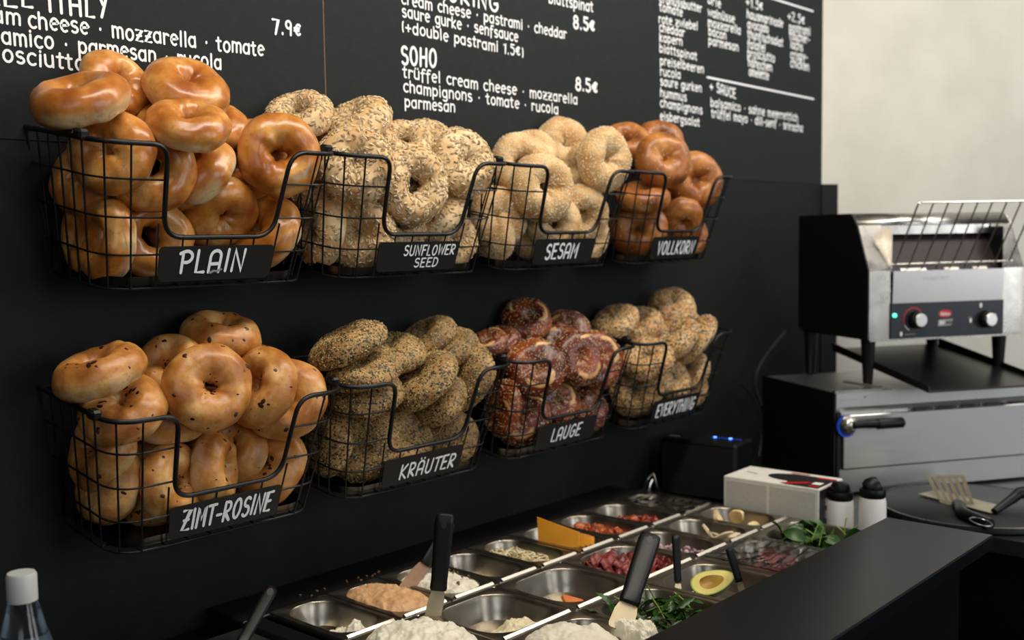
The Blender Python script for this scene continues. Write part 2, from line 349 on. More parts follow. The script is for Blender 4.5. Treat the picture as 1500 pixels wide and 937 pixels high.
def text_mb(s, fn, hw=.105, sp=.16, rnd=None):
    """fn maps glyph plane (x in x-heights, y in x-heights) to 3D"""
    mb = MB(); x = 0
    for c in s:
        wd, st = G[c]
        dy = rnd.uniform(-.05, .05) if rnd else 0; tl = rnd.uniform(-.03, .03) if rnd else 0
        for k, stt in enumerate(st):
            off = rnd.uniform(0, 1)*.00004 if rnd else 0
            ribbon(mb, [(x+a+tl*b, b+dy) for a, b in stt], hw, fn)
        x += wd+sp
    return mb
# ================================================================ THE SETTING
XC = 2.283; ZB = .684; ZW = -.05; ANG = radians(-32.4)
EV = Vector((cos(ANG), sin(ANG), 0)); NV = Vector((-sin(ANG), cos(ANG), 0))
tag(MB().box((-2.0, .0, -.95), (XC, .10, 2.2)).build('wall_back', 'wall'), kind='structure')
def slab(a, b, z0, z1, t):   # vertical slab from plan point a to b, thickness t towards the back
    a = Vector(a); b = Vector(b); d = (b-a).normalized(); n = Vector((-d.y, d.x))*t
    q = [a, b, b+n, a+n]; return MB().add([(p.x, p.y, z0) for p in q]+[(p.x, p.y, z1) for p in q], [(0, 3, 2, 1), (4, 5, 6, 7), (0, 1, 5, 4), (1, 2, 6, 5), (2, 3, 7, 6), (3, 0, 4, 7)])
c0 = Vector((XC, 0)); e2 = Vector((EV.x, EV.y))
tag(slab(c0, c0+e2*3.2, -.95, 2.2, .1).build('wall_right', 'beige'), kind='structure')
tag(slab(c0-Vector((NV.x, NV.y))*.004, c0+e2*.052-Vector((NV.x, NV.y))*.004, ZW, ZB, .004).build('trim_1', 'wall'), kind='structure')
tag(MB().box((-3, -4, -1.0), (5.5, .1, -.95)).build('floor', 'floor'), kind='structure')

# ================================================================ MENU BOARDS
XS = .493
def board(x0, x1, label):
    o = MB().box((x0, -.001, ZB), (x1, -.0001, 1.35)).build('menu_board', 'board'); return tag(o, label, 'chalkboard', 'black menu boards on the wall')
b1 = board(-1.6, XS-.0012, 'left black menu board with cropped FEEL ITALY and the 7.9 euro price')
b2 = board(XS+.0012, XC, 'right black menu board with SOHO heading and columns of toppings')
MB().box((XS-.0012, -.0004, ZB), (XS+.0012, -.0001, 1.35)).build('board_edge', 'wood_gap', b2)
rt = random.Random(4)
def wtext(brd, s, p0, p1, xh, hw=.112, cap=False):
    A = on_y(p0[0], p0[1], -.0016); B = on_y(p1[0], p1[1], -.0016); up = (on_y(p0[0], p0[1]-xh, -.0016)-A).length
    if cap: up /= 1.6
    W = text_width(s); d = (B-A)/W; ax = d.length/up; dn = d.normalized()
    mb = MB(); x = 0
    for c in s:
        wd, st = G[c]; dy = rt.uniform(-.05, .05); tl = rt.uniform(-.03, .03)
        asc = lambda b: b if cap else (1+(b-1)*.66 if b > 1 else (b*.75 if b < 0 else b))
        for stt in st: ribbon(mb, [((x+a+tl*b)*ax, asc(b)+dy) for a, b in stt], hw, lambda u, v: A+dn*(u*up)+Vector((0, 0, v*up)))
        x += wd+.16
    mb.build('lettering', 'chalk', brd)
T = wtext
T(b1, 'FEEL', (-48, 2), (50, 12), 38, .10, True); T(b1, 'ITALY', (70, 17), (160, 27), 38, .10, True)
T(b1, 'cream', (-62, 27), (31, 37), 17); T(b1, 'cheese · mozzarella · tomate', (42, 40), (387, 82), 17)
T(b1, '(bals', (-70, 55), (-6, 62), 17); T(b1, 'amico · parmesan · rucola', (3, 63), (325, 102), 17)
T(b1, '(+pr', (-64, 82), (-6, 88), 17); T(b1, 'osciutto 1€)', (4, 90), (176, 111), 17)
T(b1, '7.9€', (400, 49), (442, 54), 21, .14, True)
T(b2, 'MORING', (636, -3), (731, 17), 25, .13, True); T(b2, 'cream cheese · pastrami · cheddar', (588, 5), (830, 57), 11.8)
T(b2, 'saure gurke · senfsauce', (589, 24), (759, 61), 11.8); T(b2, '(+double pastrami 1.5€)', (588, 46), (768, 84), 11.8)
T(b2, 'SOHO', (588, 93), (640, 98), 26, .13, True); T(b2, 'trüffel cream cheese · mozzarella', (590, 113), (846, 153), 11.8)
T(b2, 'champignons · tomate · rucola', (591, 134), (818, 167), 11.8); T(b2, 'parmesan', (593, 156), (667, 164), 11.5)
T(b2, 'blattspinat', (804, 4), (869, 17), 11); T(b2, '8.5€', (840, 40), (872, 47), 18, .16, True); T(b2, '8.5€', (843, 131), (876, 137), 18, .16, True)
for s, a, b in (('erdnussbutter', (966, 3), (1028, 18)), ('tomate', (966, 15), (1000, 24)), ('rote zwiebel', (965, 33), (1022, 44)), ('cheddar', (966, 45), (1003, 54)), ('kapern', (966, 60), (1000, 67)),
                ('blattspinat', (966, 76), (1021, 88)), ('preiselbeeren', (967, 94), (1031, 107)), ('rucola', (967, 110), (997, 115)), ('saure gurken', (967, 124), (1028, 135)), ('hummus', (967, 141), (1006, 148)),
                ('champignons', (967, 156), (1029, 167)), ('eisbergsalat', (967, 175), (1025, 185)), ('brie', (1037, 4), (1056, 12)), ('walnüsse', (1037, 23), (1076, 34)), ('mozzarella', (1037, 38), (1085, 50)),
                ('bacon', (1038, 51), (1064, 58)), ('parmesan', (1038, 65), (1082, 75)), ('+1.5€', (1093, 8), (1118, 16)), ('hausmarinade', (1094, 26), (1147, 40)), ('avocado', (1095, 41), (1126, 48)),
                ('thunfischsalat', (1095, 55), (1147, 68)), ('falafel', (1095, 70), (1121, 76)), ('prosciutto', (1095, 83), (1135, 91)), ('hähnchen', (1096, 97), (1131, 104)), ('omelette', (1097, 110), (1126, 117)),
                ('+2.5€', (1154, 29), (1179, 36)), ('pastrami', (1156, 45), (1187, 52)), ('räucher-', (1157, 57), (1186, 64)), ('lachs', (1158, 70), (1176, 75)), ('crispy-', (1158, 85), (1183, 90)), ('chicken', (1158, 97), (1185, 104))):
    T(b2, s, a, b, 8.8, .12)
T(b2, '+ SAUCE', (1040, 132), (1078, 144), 14, .14, True); T(b2, 'balsamico · sahne meerrettich', (1041, 155), (1169, 178), 8.8, .12); T(b2, 'trüffel mayo · dill-senf · sriracha', (1042, 171), (1176, 193), 8.8, .12)
for a, b in (((1036, 113), (1192, 145)), ((1100, -12), (1191, 16.5))):
    mb = MB(); A = on_y(*a, -.0016); B = on_y(*b, -.0016); ribbon(mb, [(A.x, A.z), (B.x, B.z)], .0024, lambda u, v: (u, -.0016, v)); mb.build('underline', 'chalk', b2)

# ================================================================ WIRE BASKETS
PIT, BW, BD, BH, BA, BB, TILT = .37, .366, .1944, .1863, .027, .0255, .1624
ZT = (.701, .3613)
def bp(u, v, w):   # u: metres across, v: metres out at this level, w: 0..1 down
    s = BA*w; return (s+u*(BW-2*s)/BW, -min(v, BD)*(BD-BB*w)/BD, -w*BH)
DU0, DU1, DW = .248*BW, .752*BW, .64
def level(w, part=None):
    full = [bp(0, 0, w), bp(0, BD, w), bp(BW, BD, w), bp(BW, 0, w)]
    if part == 'l': return fillet([bp(0, 0, w), bp(0, BD, w), bp(DU0, BD, w)], .042, 7)
    if part == 'r': return fillet([bp(DU1, BD, w), bp(BW, BD, w), bp(BW, 0, w)], .042, 7)
    return fillet(full, .042, 7)
def rail_mb():
    pts = [bp(0, -.0, 0), bp(0, BD, 0), bp(DU0, BD, 0), bp(DU0, BD, DW), bp(DU1, BD, DW), bp(DU1+.004, BD, 0), bp(BW, BD, 0), bp(BW, 0, 0)]
    return MB().tube(fillet(pts, [0, .042, .022, .030, .030, .026, .042, 0], 8), .0034, 8)
def wires_mb():
    m = MB(); r = .00145
    for w in (.24, .5): m.tube(level(w, 'l'), r, 5); m.tube(level(w, 'r'), r, 5)
    for w in (.76, 1): m.tube(level(w), r, 5)
    for k in range(7):
        v = BD*k/6.6+.004
        if v > BD-.02: continue
        for u in (0, BW): m.tube([bp(u, v, 0), bp(u, v, .97), bp(u, v, 1)], r, 5)
    cy = BD-.0124
    for u in (.0123, BW-.0123): m.tube([bp(u, cy, 0), bp(u, cy, 1)], r, 5)
    for k in range(1, 9):
        u = BW*k*.1105+.0; u = BW*(.5+(k-4.5)*.1105)
        w0 = 0 if k in (1, 8) else (DW-.02 if k in (3, 4, 5, 6) else DW-.10)
        m.tube([bp(u, BD, w0), bp(u, BD, 1), bp(u, .004, 1)], r, 5)
    for k in range(1, 4): m.tube([bp(0, BD*k/4, 1), bp(BW, BD*k/4, 1)], r, 5)
    return m
def back_mb():
    m = MB()
    for w in (0, .33, .66, 1): m.tube([bp(0, .003, w), bp(BW, .003, w)], .0016, 5)
    for k in range(1, 9): m.tube([bp(BW*k/9, .003, 0), bp(BW*k/9, .003, 1)], .00145, 5)
    return m
def liner_mb():
    m = MB(); x0 = BA+.008; x1 = BW-BA-.008; y0 = -(BD-BB-.006); y1 = -.006; z = -BH+.003
    L0 = rrect(x0, x1, y0, y1, .035, 7); n = len(L0)
    L1 = rrect(x0-.002, x1+.002, y0-.002, y1+.002, .037, 7)
    m.add([(a, b, z) for a, b in L0]+[(a, b, z+.012) for a, b in L1], [tuple(range(n))]+[(i, (i+1) % n, n+(i+1) % n, n+i) for i in range(n)])
    return m
names = ['PLAIN', 'SUNFLOWER|SEED', 'SESAM', 'VOLLKORN', 'ZIMT-ROSINE', 'KRÄUTER', 'LAUGE', 'EVERYTHING']
flavour = ['plain', 'sunflower seed', 'sesame', 'wholegrain', 'cinnamon raisin', 'herb', 'lye', 'everything']
# sign text: u0,u1 (fraction of the sign), baseline and cap height per line (metres)
SG = [[('PLAIN', .17, .74, .25, .62)], [('SUNFLOWER', .30, .95, .53, .34), ('SEED', .45, .76, .12, .30)], [('SESAM', .18, .72, .22, .58)], [('VOLLKORN', .12, .92, .22, .56)],
      [('ZIMT-ROSINE', .10, .92, .22, .60)], [('KRÄUTER', .20, .92, .20, .50)], [('LAUGE', .24, .74, .26, .52)], [('EVERYTHING', .08, .92, .22, .58)]]
rail0 = rail_mb(); wires0 = wires_mb(); back0 = back_mb(); liner0 = liner_mb(); shared = {}
for i in range(8):
    row, c = divmod(i, 4)
    t = empty('wire_basket', (c*PIT, 0, ZT[row])); t.rotation_euler = (TILT, 0, 0)
    tag(t, 'black wire basket of %s bagels, %s row, sign reading %s' % (flavour[i], ('upper', 'lower')[row], names[i].replace('|', ' ')), 'basket', 'black wire bagel baskets on the wall')
    for nm, mb, mt, kd in (('top_rail', rail0, 'rail', None), ('wire_grid', wires0, 'wire', None), ('back_grid', back0, 'wire', None), ('liner_tray', liner0, 'liner', None)):
        if nm in shared:
            o = shared[nm].copy(); COL.objects.link(o); o.parent = t
        else: o = mb.build(nm, mt, t, True); shared[nm] = o
    k = MB().box((-.0105, -BD+.028, -.002), (.0035, -BD+.046, .011), .003).build('rail_clip', 'black_plastic', t)
    # sign plate just in front of the wires
    u0, u1, w0, w1 = .226*BW, .768*BW, .70, .955
    def sp(a, b, off):   # a,b in 0..1 of the sign
        w_ = w1+(w0-w1)*b; p = Vector(bp(u0+(u1-u0)*a, BD, w_)); p.y -= off; return p
    asp = (u1-u0)/((w1-w0)*BH)
    poly = [(a/asp, b) for a, b in rrect(0, asp, 0, 1, .17, 5)]
    pl = MB().prism(poly, lambda a, b: sp(a, b, .0042), lambda a, b: sp(a, b, .0026)).build('sign_plate', 'plate', t)
    for s, a0, a1, bl, ch in SG[i]:
        mb = MB(); hgt = (w1-w0)*BH; xh = ch*hgt/1.6; W = text_width(s, .14); ax = ((a1-a0)*(u1-u0)/W)/xh; x = 0; sw = u1-u0
        for cch in s:
            wd, st = G[cch]; dy = rt.uniform(-.04, .04); tl = .10 if row else .06
            for stt in st: ribbon(mb, [((x+a+tl*b)*ax, b+dy) for a, b in stt], .125, lambda u, v: sp(a0+u*xh/sw, bl+v*xh/hgt, .0046))
            x += wd+.14
        mb.build('lettering', 'chalk', pl)
    if i == 0:   # the smudge on the PLAIN sign
        mb = MB(); ribbon(mb, [(0, .0), (.3, .3), (.6, .2), (.9, .5)], .16, lambda u, v: sp(.44+u*.10, .22+v*.18, .0050)); mb.build('smudge', 'grey_print', pl)

# ================================================================ BAGELS
ctype = [
 dict(m=crust('plain_crust', (156, 84, 24), (194, 122, 48), (226, 168, 92), (246, 222, 172), .3, palelo=.42, coat=.3), hole=1, crease=.9),
 dict(m=crust('seeded_crust', (196, 148, 90), (220, 182, 126), (236, 207, 160), (246, 228, 194), .55, coat=0), hole=.95, crease=.3),
 dict(m=crust('sesame_crust', (190, 142, 82), (212, 170, 112), (228, 196, 142), (240, 220, 180), .6, coat=0), hole=.9, crease=.2),
 dict(m=crust('wholegrain_crust', (126, 70, 24), (162, 96, 38), (192, 130, 64), (226, 186, 126), .4, coat=.1, bump=.4), hole=.85, crease=.3),
 dict(m=crust('raisin_crust', (156, 90, 32), (192, 128, 60), (222, 172, 104), (240, 210, 158), .4, palelo=.46, coat=.15, bump=.45), hole=.75, crease=1.0),
 dict(m=crust('herb_crust', (122, 90, 48), (160, 122, 70), (198, 156, 98), (232, 198, 142), .6, fleck=(62, 54, 32), fleck_amt=.17, fscale=420, palelo=.5, coat=0), hole=.12, crease=.4),
 dict(m=crust('lye_crust', (66, 22, 8), (104, 40, 14), (148, 70, 26), (156, 84, 38), .36, crease=(214, 164, 100), coat=.12), hole=.10, crease=1.5),
 dict(m=crust('everything_crust', (178, 124, 66), (206, 160, 98), (226, 188, 130), (240, 216, 166), .5, fleck=(60, 48, 34), fleck_amt=.12, fscale=420, palelo=.45, coat=0), hole=.15, crease=.5)]
seedM = dict(sun=mat('sunflower_seed', (186, 154, 112), .5, c2=(226, 204, 164), island=True), sun_d=mat('toasted_sunflower_seed', (140, 108, 72), .5, c2=(170, 140, 100), island=True),
    ses=mat('sesame_seed', (250, 240, 214), .5, c2=(232, 208, 164), island=True), herbseed=mat('pale_herb_seed', (230, 210, 150), .5, c2=(120, 98, 56), island=True),
    salt=mat('pale_sesame_on_lye', (238, 218, 176), .5, c2=(214, 176, 120), island=True), poppy=mat('poppy_seed', (36, 32, 30), .5, c2=(66, 60, 56), island=True), raisin=mat('raisin', (58, 28, 20), .4, c2=(36, 16, 14), scale=90))
def bagel_surface(ti, var):
    """returns fn(u,v)->(point, crease) for one dough ring; u around the ring, v around the tube"""
    R_ = random.Random(ti*17+var*5+3); h = ctype[ti]['hole']*(1, .65, .3)[var]; cr = ctype[ti]['crease']
    Rm = .0285+.0065*h; rh = .0565-Rm; rv = .0245 if ti < 5 else .0220; sd = Vector((ti*3.1+var*7.7, var*1.3, 2.2))
    ph = R_.uniform(0, 6.28); cv = R_.uniform(.4, 1.2); wav = R_.uniform(.2, .6)
    def fn(u, v):
        d = Vector((cos(u), sin(u), 0))
        n1 = noise.noise(d*1.1+sd); n2 = noise.noise(Vector((cos(u)*2, sin(u)*2, v*1.2))+sd)
        k = 1+.12*n1+.10*n2
        vc = cv+wav*sin(u*1.0+ph); dv = (v-vc+pi) % (2*pi)-pi
        g = math.exp(-(dv/.13)**2)*max(0, noise.noise(d*.9+sd*2)+.35)*cr
        if ti == 6:
            dv2 = (u-ph+pi) % (2*pi)-pi; side = math.exp(-(dv2/.9)**4); g = math.exp(-((v-1.35-.25*sin(u*2+ph))/.17)**2)*side*1.6
            dv3 = (u-ph-2.6+pi) % (2*pi)-pi; g += math.exp(-((v-1.0-dv3*.9)/.15)**2)*math.exp(-(dv3/.35)**4)*1.4
            k *= 1+.06*min(g, 1)
        else:
            k *= 1-.11*min(1, g)
            k += .03*math.exp(-((dv-.35)/.3)**2)*cr
        rx = rh*k*(1.0 if cos(v) > 0 else (1.0+.10*(1-h)+.05*n1)); zz = rv*k*sin(v)
        if sin(v) < 0: zz *= .84
        ro = Rm*(1+.05*noise.noise(d*.7+sd*3))
        return Vector((d.x*(ro+rx*cos(v)), d.y*(ro+rx*cos(v)), zz)), min(1, g)
    return fn
def bagel_mesh(ti, var):
    fn = bagel_surface(ti, var); nu, nv = 56, 28; vs = []; cs = []
    for i in range(nu):
        for j in range(nv): p, g = fn(2*pi*i/nu, 2*pi*j/nv-pi/2); vs.append(p); cs.append(g)
    fs = [(i*nv+j, ((i+1) % nu)*nv+j, ((i+1) % nu)*nv+(j+1) % nv, i*nv+(j+1) % nv) for i in range(nu) for j in range(nv)]
    me = bpy.data.meshes.new('bagel'); me.from_pydata(vs, [], fs); me.polygons.foreach_set('use_smooth', [True]*len(fs)); me.materials.append(ctype[ti]['m'])
    at = me.attributes.new('crease', 'FLOAT', 'POINT'); at.data.foreach_set('value', cs); me.update(); return me, fn
def seeds_obj(fn, n, L, Wd, Th, m, parent, seed, vlo=-.5, vhi=pi+.5, name='seeds', lift=.3):
    R_ = random.Random(seed); mb = MB()
    for _ in range(n):
        u = R_.uniform(0, 2*pi); v = R_.uniform(vlo, vhi)
        if cos(v) < 0 and R_.random() < .45: continue
        p = fn(u, v)[0]; a = (fn(u+.03, v)[0]-p); b = (fn(u, v+.05)[0]-p); nn = a.cross(b).normalized(); a.normalize(); b = nn.cross(a)
        t = R_.uniform(0, pi); x = a*cos(t)+b*sin(t); y = nn.cross(x); s = R_.uniform(.8, 1.2)
        x = (x+nn*R_.uniform(-.15, .15)).normalized(); c = p+nn*Th*lift
        vs = [c+x*L*.5*s, c+y*Wd*.5*s-x*L*.1, c-x*L*.5*s, c-y*Wd*.5*s-x*L*.1, c+nn*Th*.6]
        mb.add(vs, [(0, 1, 4), (1, 2, 4), (2, 3, 4), (3, 0, 4)])
    return tag(mb.build(name, m, parent, True), kind='stuff')
def raisins(fn, parent, seed):
    R_ = random.Random(seed); mb = MB()
    for _ in range(24):
        u = R_.uniform(0, 2*pi); v = R_.uniform(-.2, pi+.2); p = fn(u, v)[0]; a = fn(u+.03, v)[0]-p; b = fn(u, v+.05)[0]-p; nn = a.cross(b).normalized(); a.normalize(); b = nn.cross(a)
        t = R_.uniform(0, pi); x = a*cos(t)+b*sin(t); y = nn.cross(x); s = R_.uniform(.0014, .0046)
        rg = [p+x*cos(q*pi/4)*s*R_.uniform(.8, 1.3)+y*sin(q*pi/4)*s*.7*R_.uniform(.8, 1.2)-nn*.0003 for q in range(8)]
        mb.add(rg+[p+nn*s*.28], [(q, (q+1) % 8, 8) for q in range(8)])
    return tag(mb.build('raisins', seedM['raisin'], parent, True), kind='stuff')
proto = {}
def make_bagel(ti, var):
    me, fn = bagel_mesh(ti, var); o = bpy.data.objects.new('bagel', me); COL.objects.link(o); s = ti*10+var
    if ti == 1: seeds_obj(fn, 620, .0082, .0048, .0026, seedM['sun'], o, s, -.3, pi+.3); seeds_obj(fn, 170, .0074, .0038, .0024, seedM['sun_d'], o, s+3, -.5, pi+.5, name='dark_seeds')
    if ti == 2: seeds_obj(fn, 2300, .0031, .0019, .0013, seedM['ses'], o, s, -.9, pi+.9)
    if ti == 3: seeds_obj(fn, 120, .0026, .0016, .0010, seedM['ses'], o, s)
    if ti == 4: raisins(fn, o, s)
    if ti == 5: seeds_obj(fn, 1500, .0028, .0018, .0013, seedM['herbseed'], o, s, -.6, pi+.7)
    if ti == 6: seeds_obj(fn, 900, .0028, .0017, .0012, seedM['salt'], o, s, -.4, pi+.4)
    if ti == 7: seeds_obj(fn, 650, .0031, .0019, .0013, seedM['ses'], o, s, -.3, pi+.4); seeds_obj(fn, 1200, .0026, .0019, .0012, seedM['poppy'], o, s+5, -.3, pi+.4, name='poppy_seeds')
    return o
BAG = [
 [0, 0.0181, -0.1133, 0.7243, -0.363, -0.217, 0.906, 1.05],
 [0, 0.1055, -0.0379, 0.7604, 0.168, -0.895, 0.413, 0.9],
 [0, 0.1902, -0.0775, 0.7579, -0.06, -0.642, 0.764, 1.06],
 [0, 0.1761, -0.0689, 0.7086, -0.157, -0.425, 0.891, 0.98],
 [0, 0.142, -0.1576, 0.6989, -0.206, -0.512, 0.834, 0.92],
 [0, 0.0544, -0.1192, 0.6629, -0.795, -0.579, 0.179, 1.0],
 [0, 0.1057, -0.1155, 0.648, -0.336, -0.923, 0.191, 1.12],
 [0, 0.1937, -0.0915, 0.6388, -0.706, 0.041, 0.707, 1.08],
 [0, 0.2301, -0.0859, 0.5891, -0.064, -0.845, -0.531, 0.98],
 [0, 0.3021, -0.0607, 0.6668, -0.95, -0.299, 0.094, 1.05],
 [0, 0.2948, -0.1399, 0.6693, -0.395, -0.917, 0.048, 1.08],
 [0, 0.3003, -0.0879, 0.5593, -0.831, -0.217, 0.512, 1.08],
 [0, 0.1213, -0.085, 0.557, -0.136, -0.986, 0.097, 1.03],
 [0, 0.0574, -0.0565, 0.5611, -0.986, -0.044, 0.16, 0.98],
 [0, 0.054, -0.0501, 0.6334, -0.859, -0.385, 0.338, 0.9],
 [0, 0.0553, -0.0942, 0.5542, -0.991, -0.068, 0.115, 0.95],
 [0, 0.1872, -0.0344, 0.5687, 0.237, -0.919, 0.315, 0.9],
 [0, 0.2521, -0.0464, 0.7119, -0.376, -0.561, 0.738, 0.85],
 [0, 0.1124, -0.036, 0.6127, -0.355, -0.891, 0.284, 0.9],
 [1, 0.3963, -0.0553, 0.7361, -0.535, -0.354, 0.767, 0.95],
 [1, 0.4962, -0.0669, 0.7278, -0.577, 0.01, 0.817, 1.12],
 [1, 0.4414, -0.131, 0.6632, -0.574, -0.803, 0.159, 1.08],
 [1, 0.5547, -0.1343, 0.6325, -0.216, -0.975, 0.056, 1.1],
 [1, 0.6575, -0.0587, 0.7098, -0.472, -0.5, 0.726, 0.95],
 [1, 0.6682, -0.1371, 0.673, -0.213, -0.928, 0.307, 1.08],
 [1, 0.7011, -0.0681, 0.6909, -0.761, -0.228, 0.608, 0.95],
 [1, 0.6358, -0.1009, 0.584, -0.772, -0.126, 0.623, 1.0],
 [1, 0.475, -0.0935, 0.5599, -0.8, -0.562, 0.209, 1.06],
 [1, 0.4265, -0.0602, 0.5634, -0.986, 0.127, 0.108, 1.0],
 [1, 0.553, -0.1005, 0.5677, -0.176, -0.965, 0.192, 0.9],
 [1, 0.6642, -0.1103, 0.5455, -0.359, -0.912, 0.198, 0.85],
 [1, 0.5907, -0.0819, 0.7044, -0.398, -0.595, 0.698, 0.85],
 [1, 0.4213, -0.0521, 0.6478, -0.878, -0.281, 0.388, 0.9],
 [1, 0.5695, -0.045, 0.606, -0.63, -0.721, 0.288, 0.9],
 [1, 0.6756, -0.0554, 0.6061, -0.671, -0.686, 0.282, 0.9],
 [2, 0.8774, -0.0834, 0.683, -0.459, -0.878, 0.139, 1.05],
 [2, 0.8786, -0.1333, 0.6374, -0.336, -0.939, 0.079, 1.15],
 [2, 1.0588, -0.036, 0.7272, -0.287, -0.955, 0.08, 1.05],
 [2, 1.0598, -0.0994, 0.6748, -0.936, 0.341, 0.089, 1.08],
 [2, 1.0409, -0.1517, 0.6936, -0.196, -0.98, 0.04, 1.1],
 [2, 0.8199, -0.0769, 0.5814, -0.304, -0.953, -0.015, 1.05],
 [2, 1.0062, -0.1212, 0.5893, -0.437, -0.84, -0.322, 1.0],
 [2, 1.0308, -0.1122, 0.5495, -0.283, -0.955, 0.093, 0.9],
 [2, 0.9209, -0.0711, 0.5467, -0.484, -0.82, 0.307, 0.8],
 [2, 0.9303, -0.1164, 0.574, -0.533, -0.842, 0.089, 0.9],
 [2, 0.9447, -0.05, 0.7103, -0.567, -0.505, 0.651, 0.9],
 [2, 0.8147, -0.0718, 0.5485, -0.987, 0.109, 0.121, 0.85],
 [2, 1.0427, -0.0585, 0.5683, -0.739, -0.599, 0.308, 0.9],
 [2, 0.8889, -0.0483, 0.6182, -0.849, -0.347, 0.399, 0.85],
 [3, 1.2536, -0.0543, 0.745, -0.501, -0.515, 0.695, 0.92],
 [3, 1.3876, -0.0497, 0.7541, -0.527, -0.631, 0.57, 0.95],
 [3, 1.2607, -0.1411, 0.7009, -0.55, -0.801, 0.238, 1.1],
 [3, 1.3709, -0.0718, 0.6585, -0.206, -0.977, 0.053, 1.0],
 [3, 1.2286, -0.1126, 0.6245, -0.261, -0.204, 0.944, 1.0],
 [3, 1.2399, -0.0915, 0.5603, -0.869, -0.484, 0.104, 1.08],
 [3, 1.4277, -0.0906, 0.6575, -0.885, 0.418, 0.204, 1.0],
 [3, 1.4012, -0.1293, 0.6647, -0.654, -0.752, 0.075, 1.1],
 [3, 1.3526, -0.1244, 0.5787, -0.536, -0.696, -0.478, 0.9],
 [3, 1.4052, -0.1106, 0.5463, -0.438, -0.892, 0.107, 0.85],
 [3, 1.3788, -0.0737, 0.5536, -0.527, -0.826, 0.198, 0.9],
 [3, 1.4175, -0.0566, 0.5798, -0.719, -0.468, 0.513, 0.85],
 [3, 1.2669, -0.0506, 0.5556, -0.973, -0.067, 0.219, 0.85],
 [4, 0.0307, -0.1098, 0.3847, -0.329, 0.006, 0.944, 1.06],
 [4, 0.1431, -0.0696, 0.3188, -0.118, -0.42, 0.9, 1.2],
 [4, 0.0637, -0.1019, 0.3326, -0.521, -0.425, 0.74, 1.02],
 [4, 0.2416, -0.0589, 0.4116, 0.028, -0.25, 0.968, 1.0],
 [4, 0.163, -0.1463, 0.3534, -0.273, -0.925, 0.265, 1.08],
 [4, 0.3068, -0.0449, 0.3458, -0.241, -0.758, 0.606, 0.95],
 [4, 0.2566, -0.1301, 0.3423, -0.894, -0.239, 0.379, 1.05],
 [4, 0.3045, -0.1233, 0.3172, -0.631, -0.668, 0.394, 1.08],
 [4, 0.1219, -0.0599, 0.22, -0.056, -0.957, 0.285, 1.08],
 [4, 0.1869, -0.1125, 0.2342, 0.647, -0.761, 0.042, 0.95],
 [4, 0.1235, -0.1117, 0.2245, 0.339, -0.923, 0.181, 0.95],
 [4, 0.2931, -0.0851, 0.2171, -0.742, -0.38, 0.552, 1.12],
 [4, 0.2559, -0.0602, 0.2395, -0.853, -0.204, 0.481, 1.0],
 [4, 0.0553, -0.0589, 0.2765, -0.948, -0.051, 0.315, 1.0],
 [4, 0.0615, -0.0598, 0.2285, -0.951, -0.096, 0.293, 1.0],
 [4, 0.15, -0.074, 0.3773, -0.614, -0.502, 0.608, 0.9],
 [4, 0.2101, -0.0414, 0.2563, -0.435, -0.761, 0.481, 0.9],
 [4, 0.2155, -0.0539, 0.2942, -0.451, -0.761, 0.466, 0.85],
 [5, 0.4383, -0.1056, 0.3824, -0.358, 0.159, 0.92, 1.15],
 [5, 0.5546, -0.0732, 0.3574, -0.289, -0.286, 0.914, 1.0],
 [5, 0.4494, -0.13, 0.3425, -0.251, -0.108, 0.962, 1.0],
 [5, 0.4655, -0.1105, 0.3048, -0.212, -0.216, 0.953, 1.12],
 [5, 0.6512, -0.0612, 0.3755, -0.527, 0.072, 0.847, 0.95],
 [5, 0.6782, -0.089, 0.3582, -0.493, -0.092, 0.865, 0.9],
 [5, 0.5863, -0.1198, 0.3109, -0.618, 0.173, 0.767, 1.12],
 [5, 0.6865, -0.113, 0.3086, -0.892, -0.031, 0.45, 1.12],
 [5, 0.6196, -0.1221, 0.2746, -0.7, -0.013, 0.714, 0.9],
 [5, 0.5523, -0.1018, 0.2145, -0.128, -0.896, 0.426, 1.0],
 [5, 0.6311, -0.0943, 0.2245, -0.761, -0.147, 0.631, 1.0],
 [5, 0.4709, -0.0914, 0.2197, -0.731, -0.558, 0.392, 1.08],
 [5, 0.4299, -0.0627, 0.2289, -0.959, 0.164, 0.233, 1.0],
 [5, 0.6614, -0.1046, 0.2067, -0.333, -0.874, 0.353, 0.9],
 [5, 0.5942, -0.0452, 0.2717, -0.59, -0.665, 0.457, 0.9],
 [5, 0.6741, -0.0546, 0.2412, -0.629, -0.628, 0.459, 0.85],
 [5, 0.5103, -0.0508, 0.2815, -0.772, -0.324, 0.547, 0.9],
 [6, 0.9311, -0.0468, 0.3894, -0.395, -0.626, 0.672, 0.88],
 [6, 1.0407, -0.0563, 0.3562, -0.562, -0.591, 0.579, 0.88],
 [6, 0.8461, -0.0485, 0.3512, -0.507, -0.072, 0.859, 0.8],
 [6, 0.895, -0.0768, 0.3198, -0.533, -0.34, 0.775, 0.92],
 [6, 0.8614, -0.127, 0.3058, -0.564, -0.685, 0.461, 1.0],
 [6, 0.9696, -0.1418, 0.3156, -0.346, -0.917, 0.197, 0.98],
 [6, 1.0412, -0.1308, 0.3036, -0.425, -0.87, 0.25, 1.0],
 [6, 1.0002, -0.1022, 0.2324, -0.481, -0.508, 0.715, 0.92],
 [6, 0.8536, -0.0952, 0.2135, -0.701, -0.609, 0.37, 1.0],
 [6, 1.0341, -0.1096, 0.2063, -0.341, -0.909, 0.239, 0.85],
 [6, 0.7948, -0.1061, 0.238, -0.938, 0.282, 0.203, 0.9],
 [6, 0.9769, -0.0878, 0.3355, -0.609, -0.499, 0.616, 0.85],
 [6, 0.9358, -0.1136, 0.233, -0.483, -0.805, 0.345, 0.85],
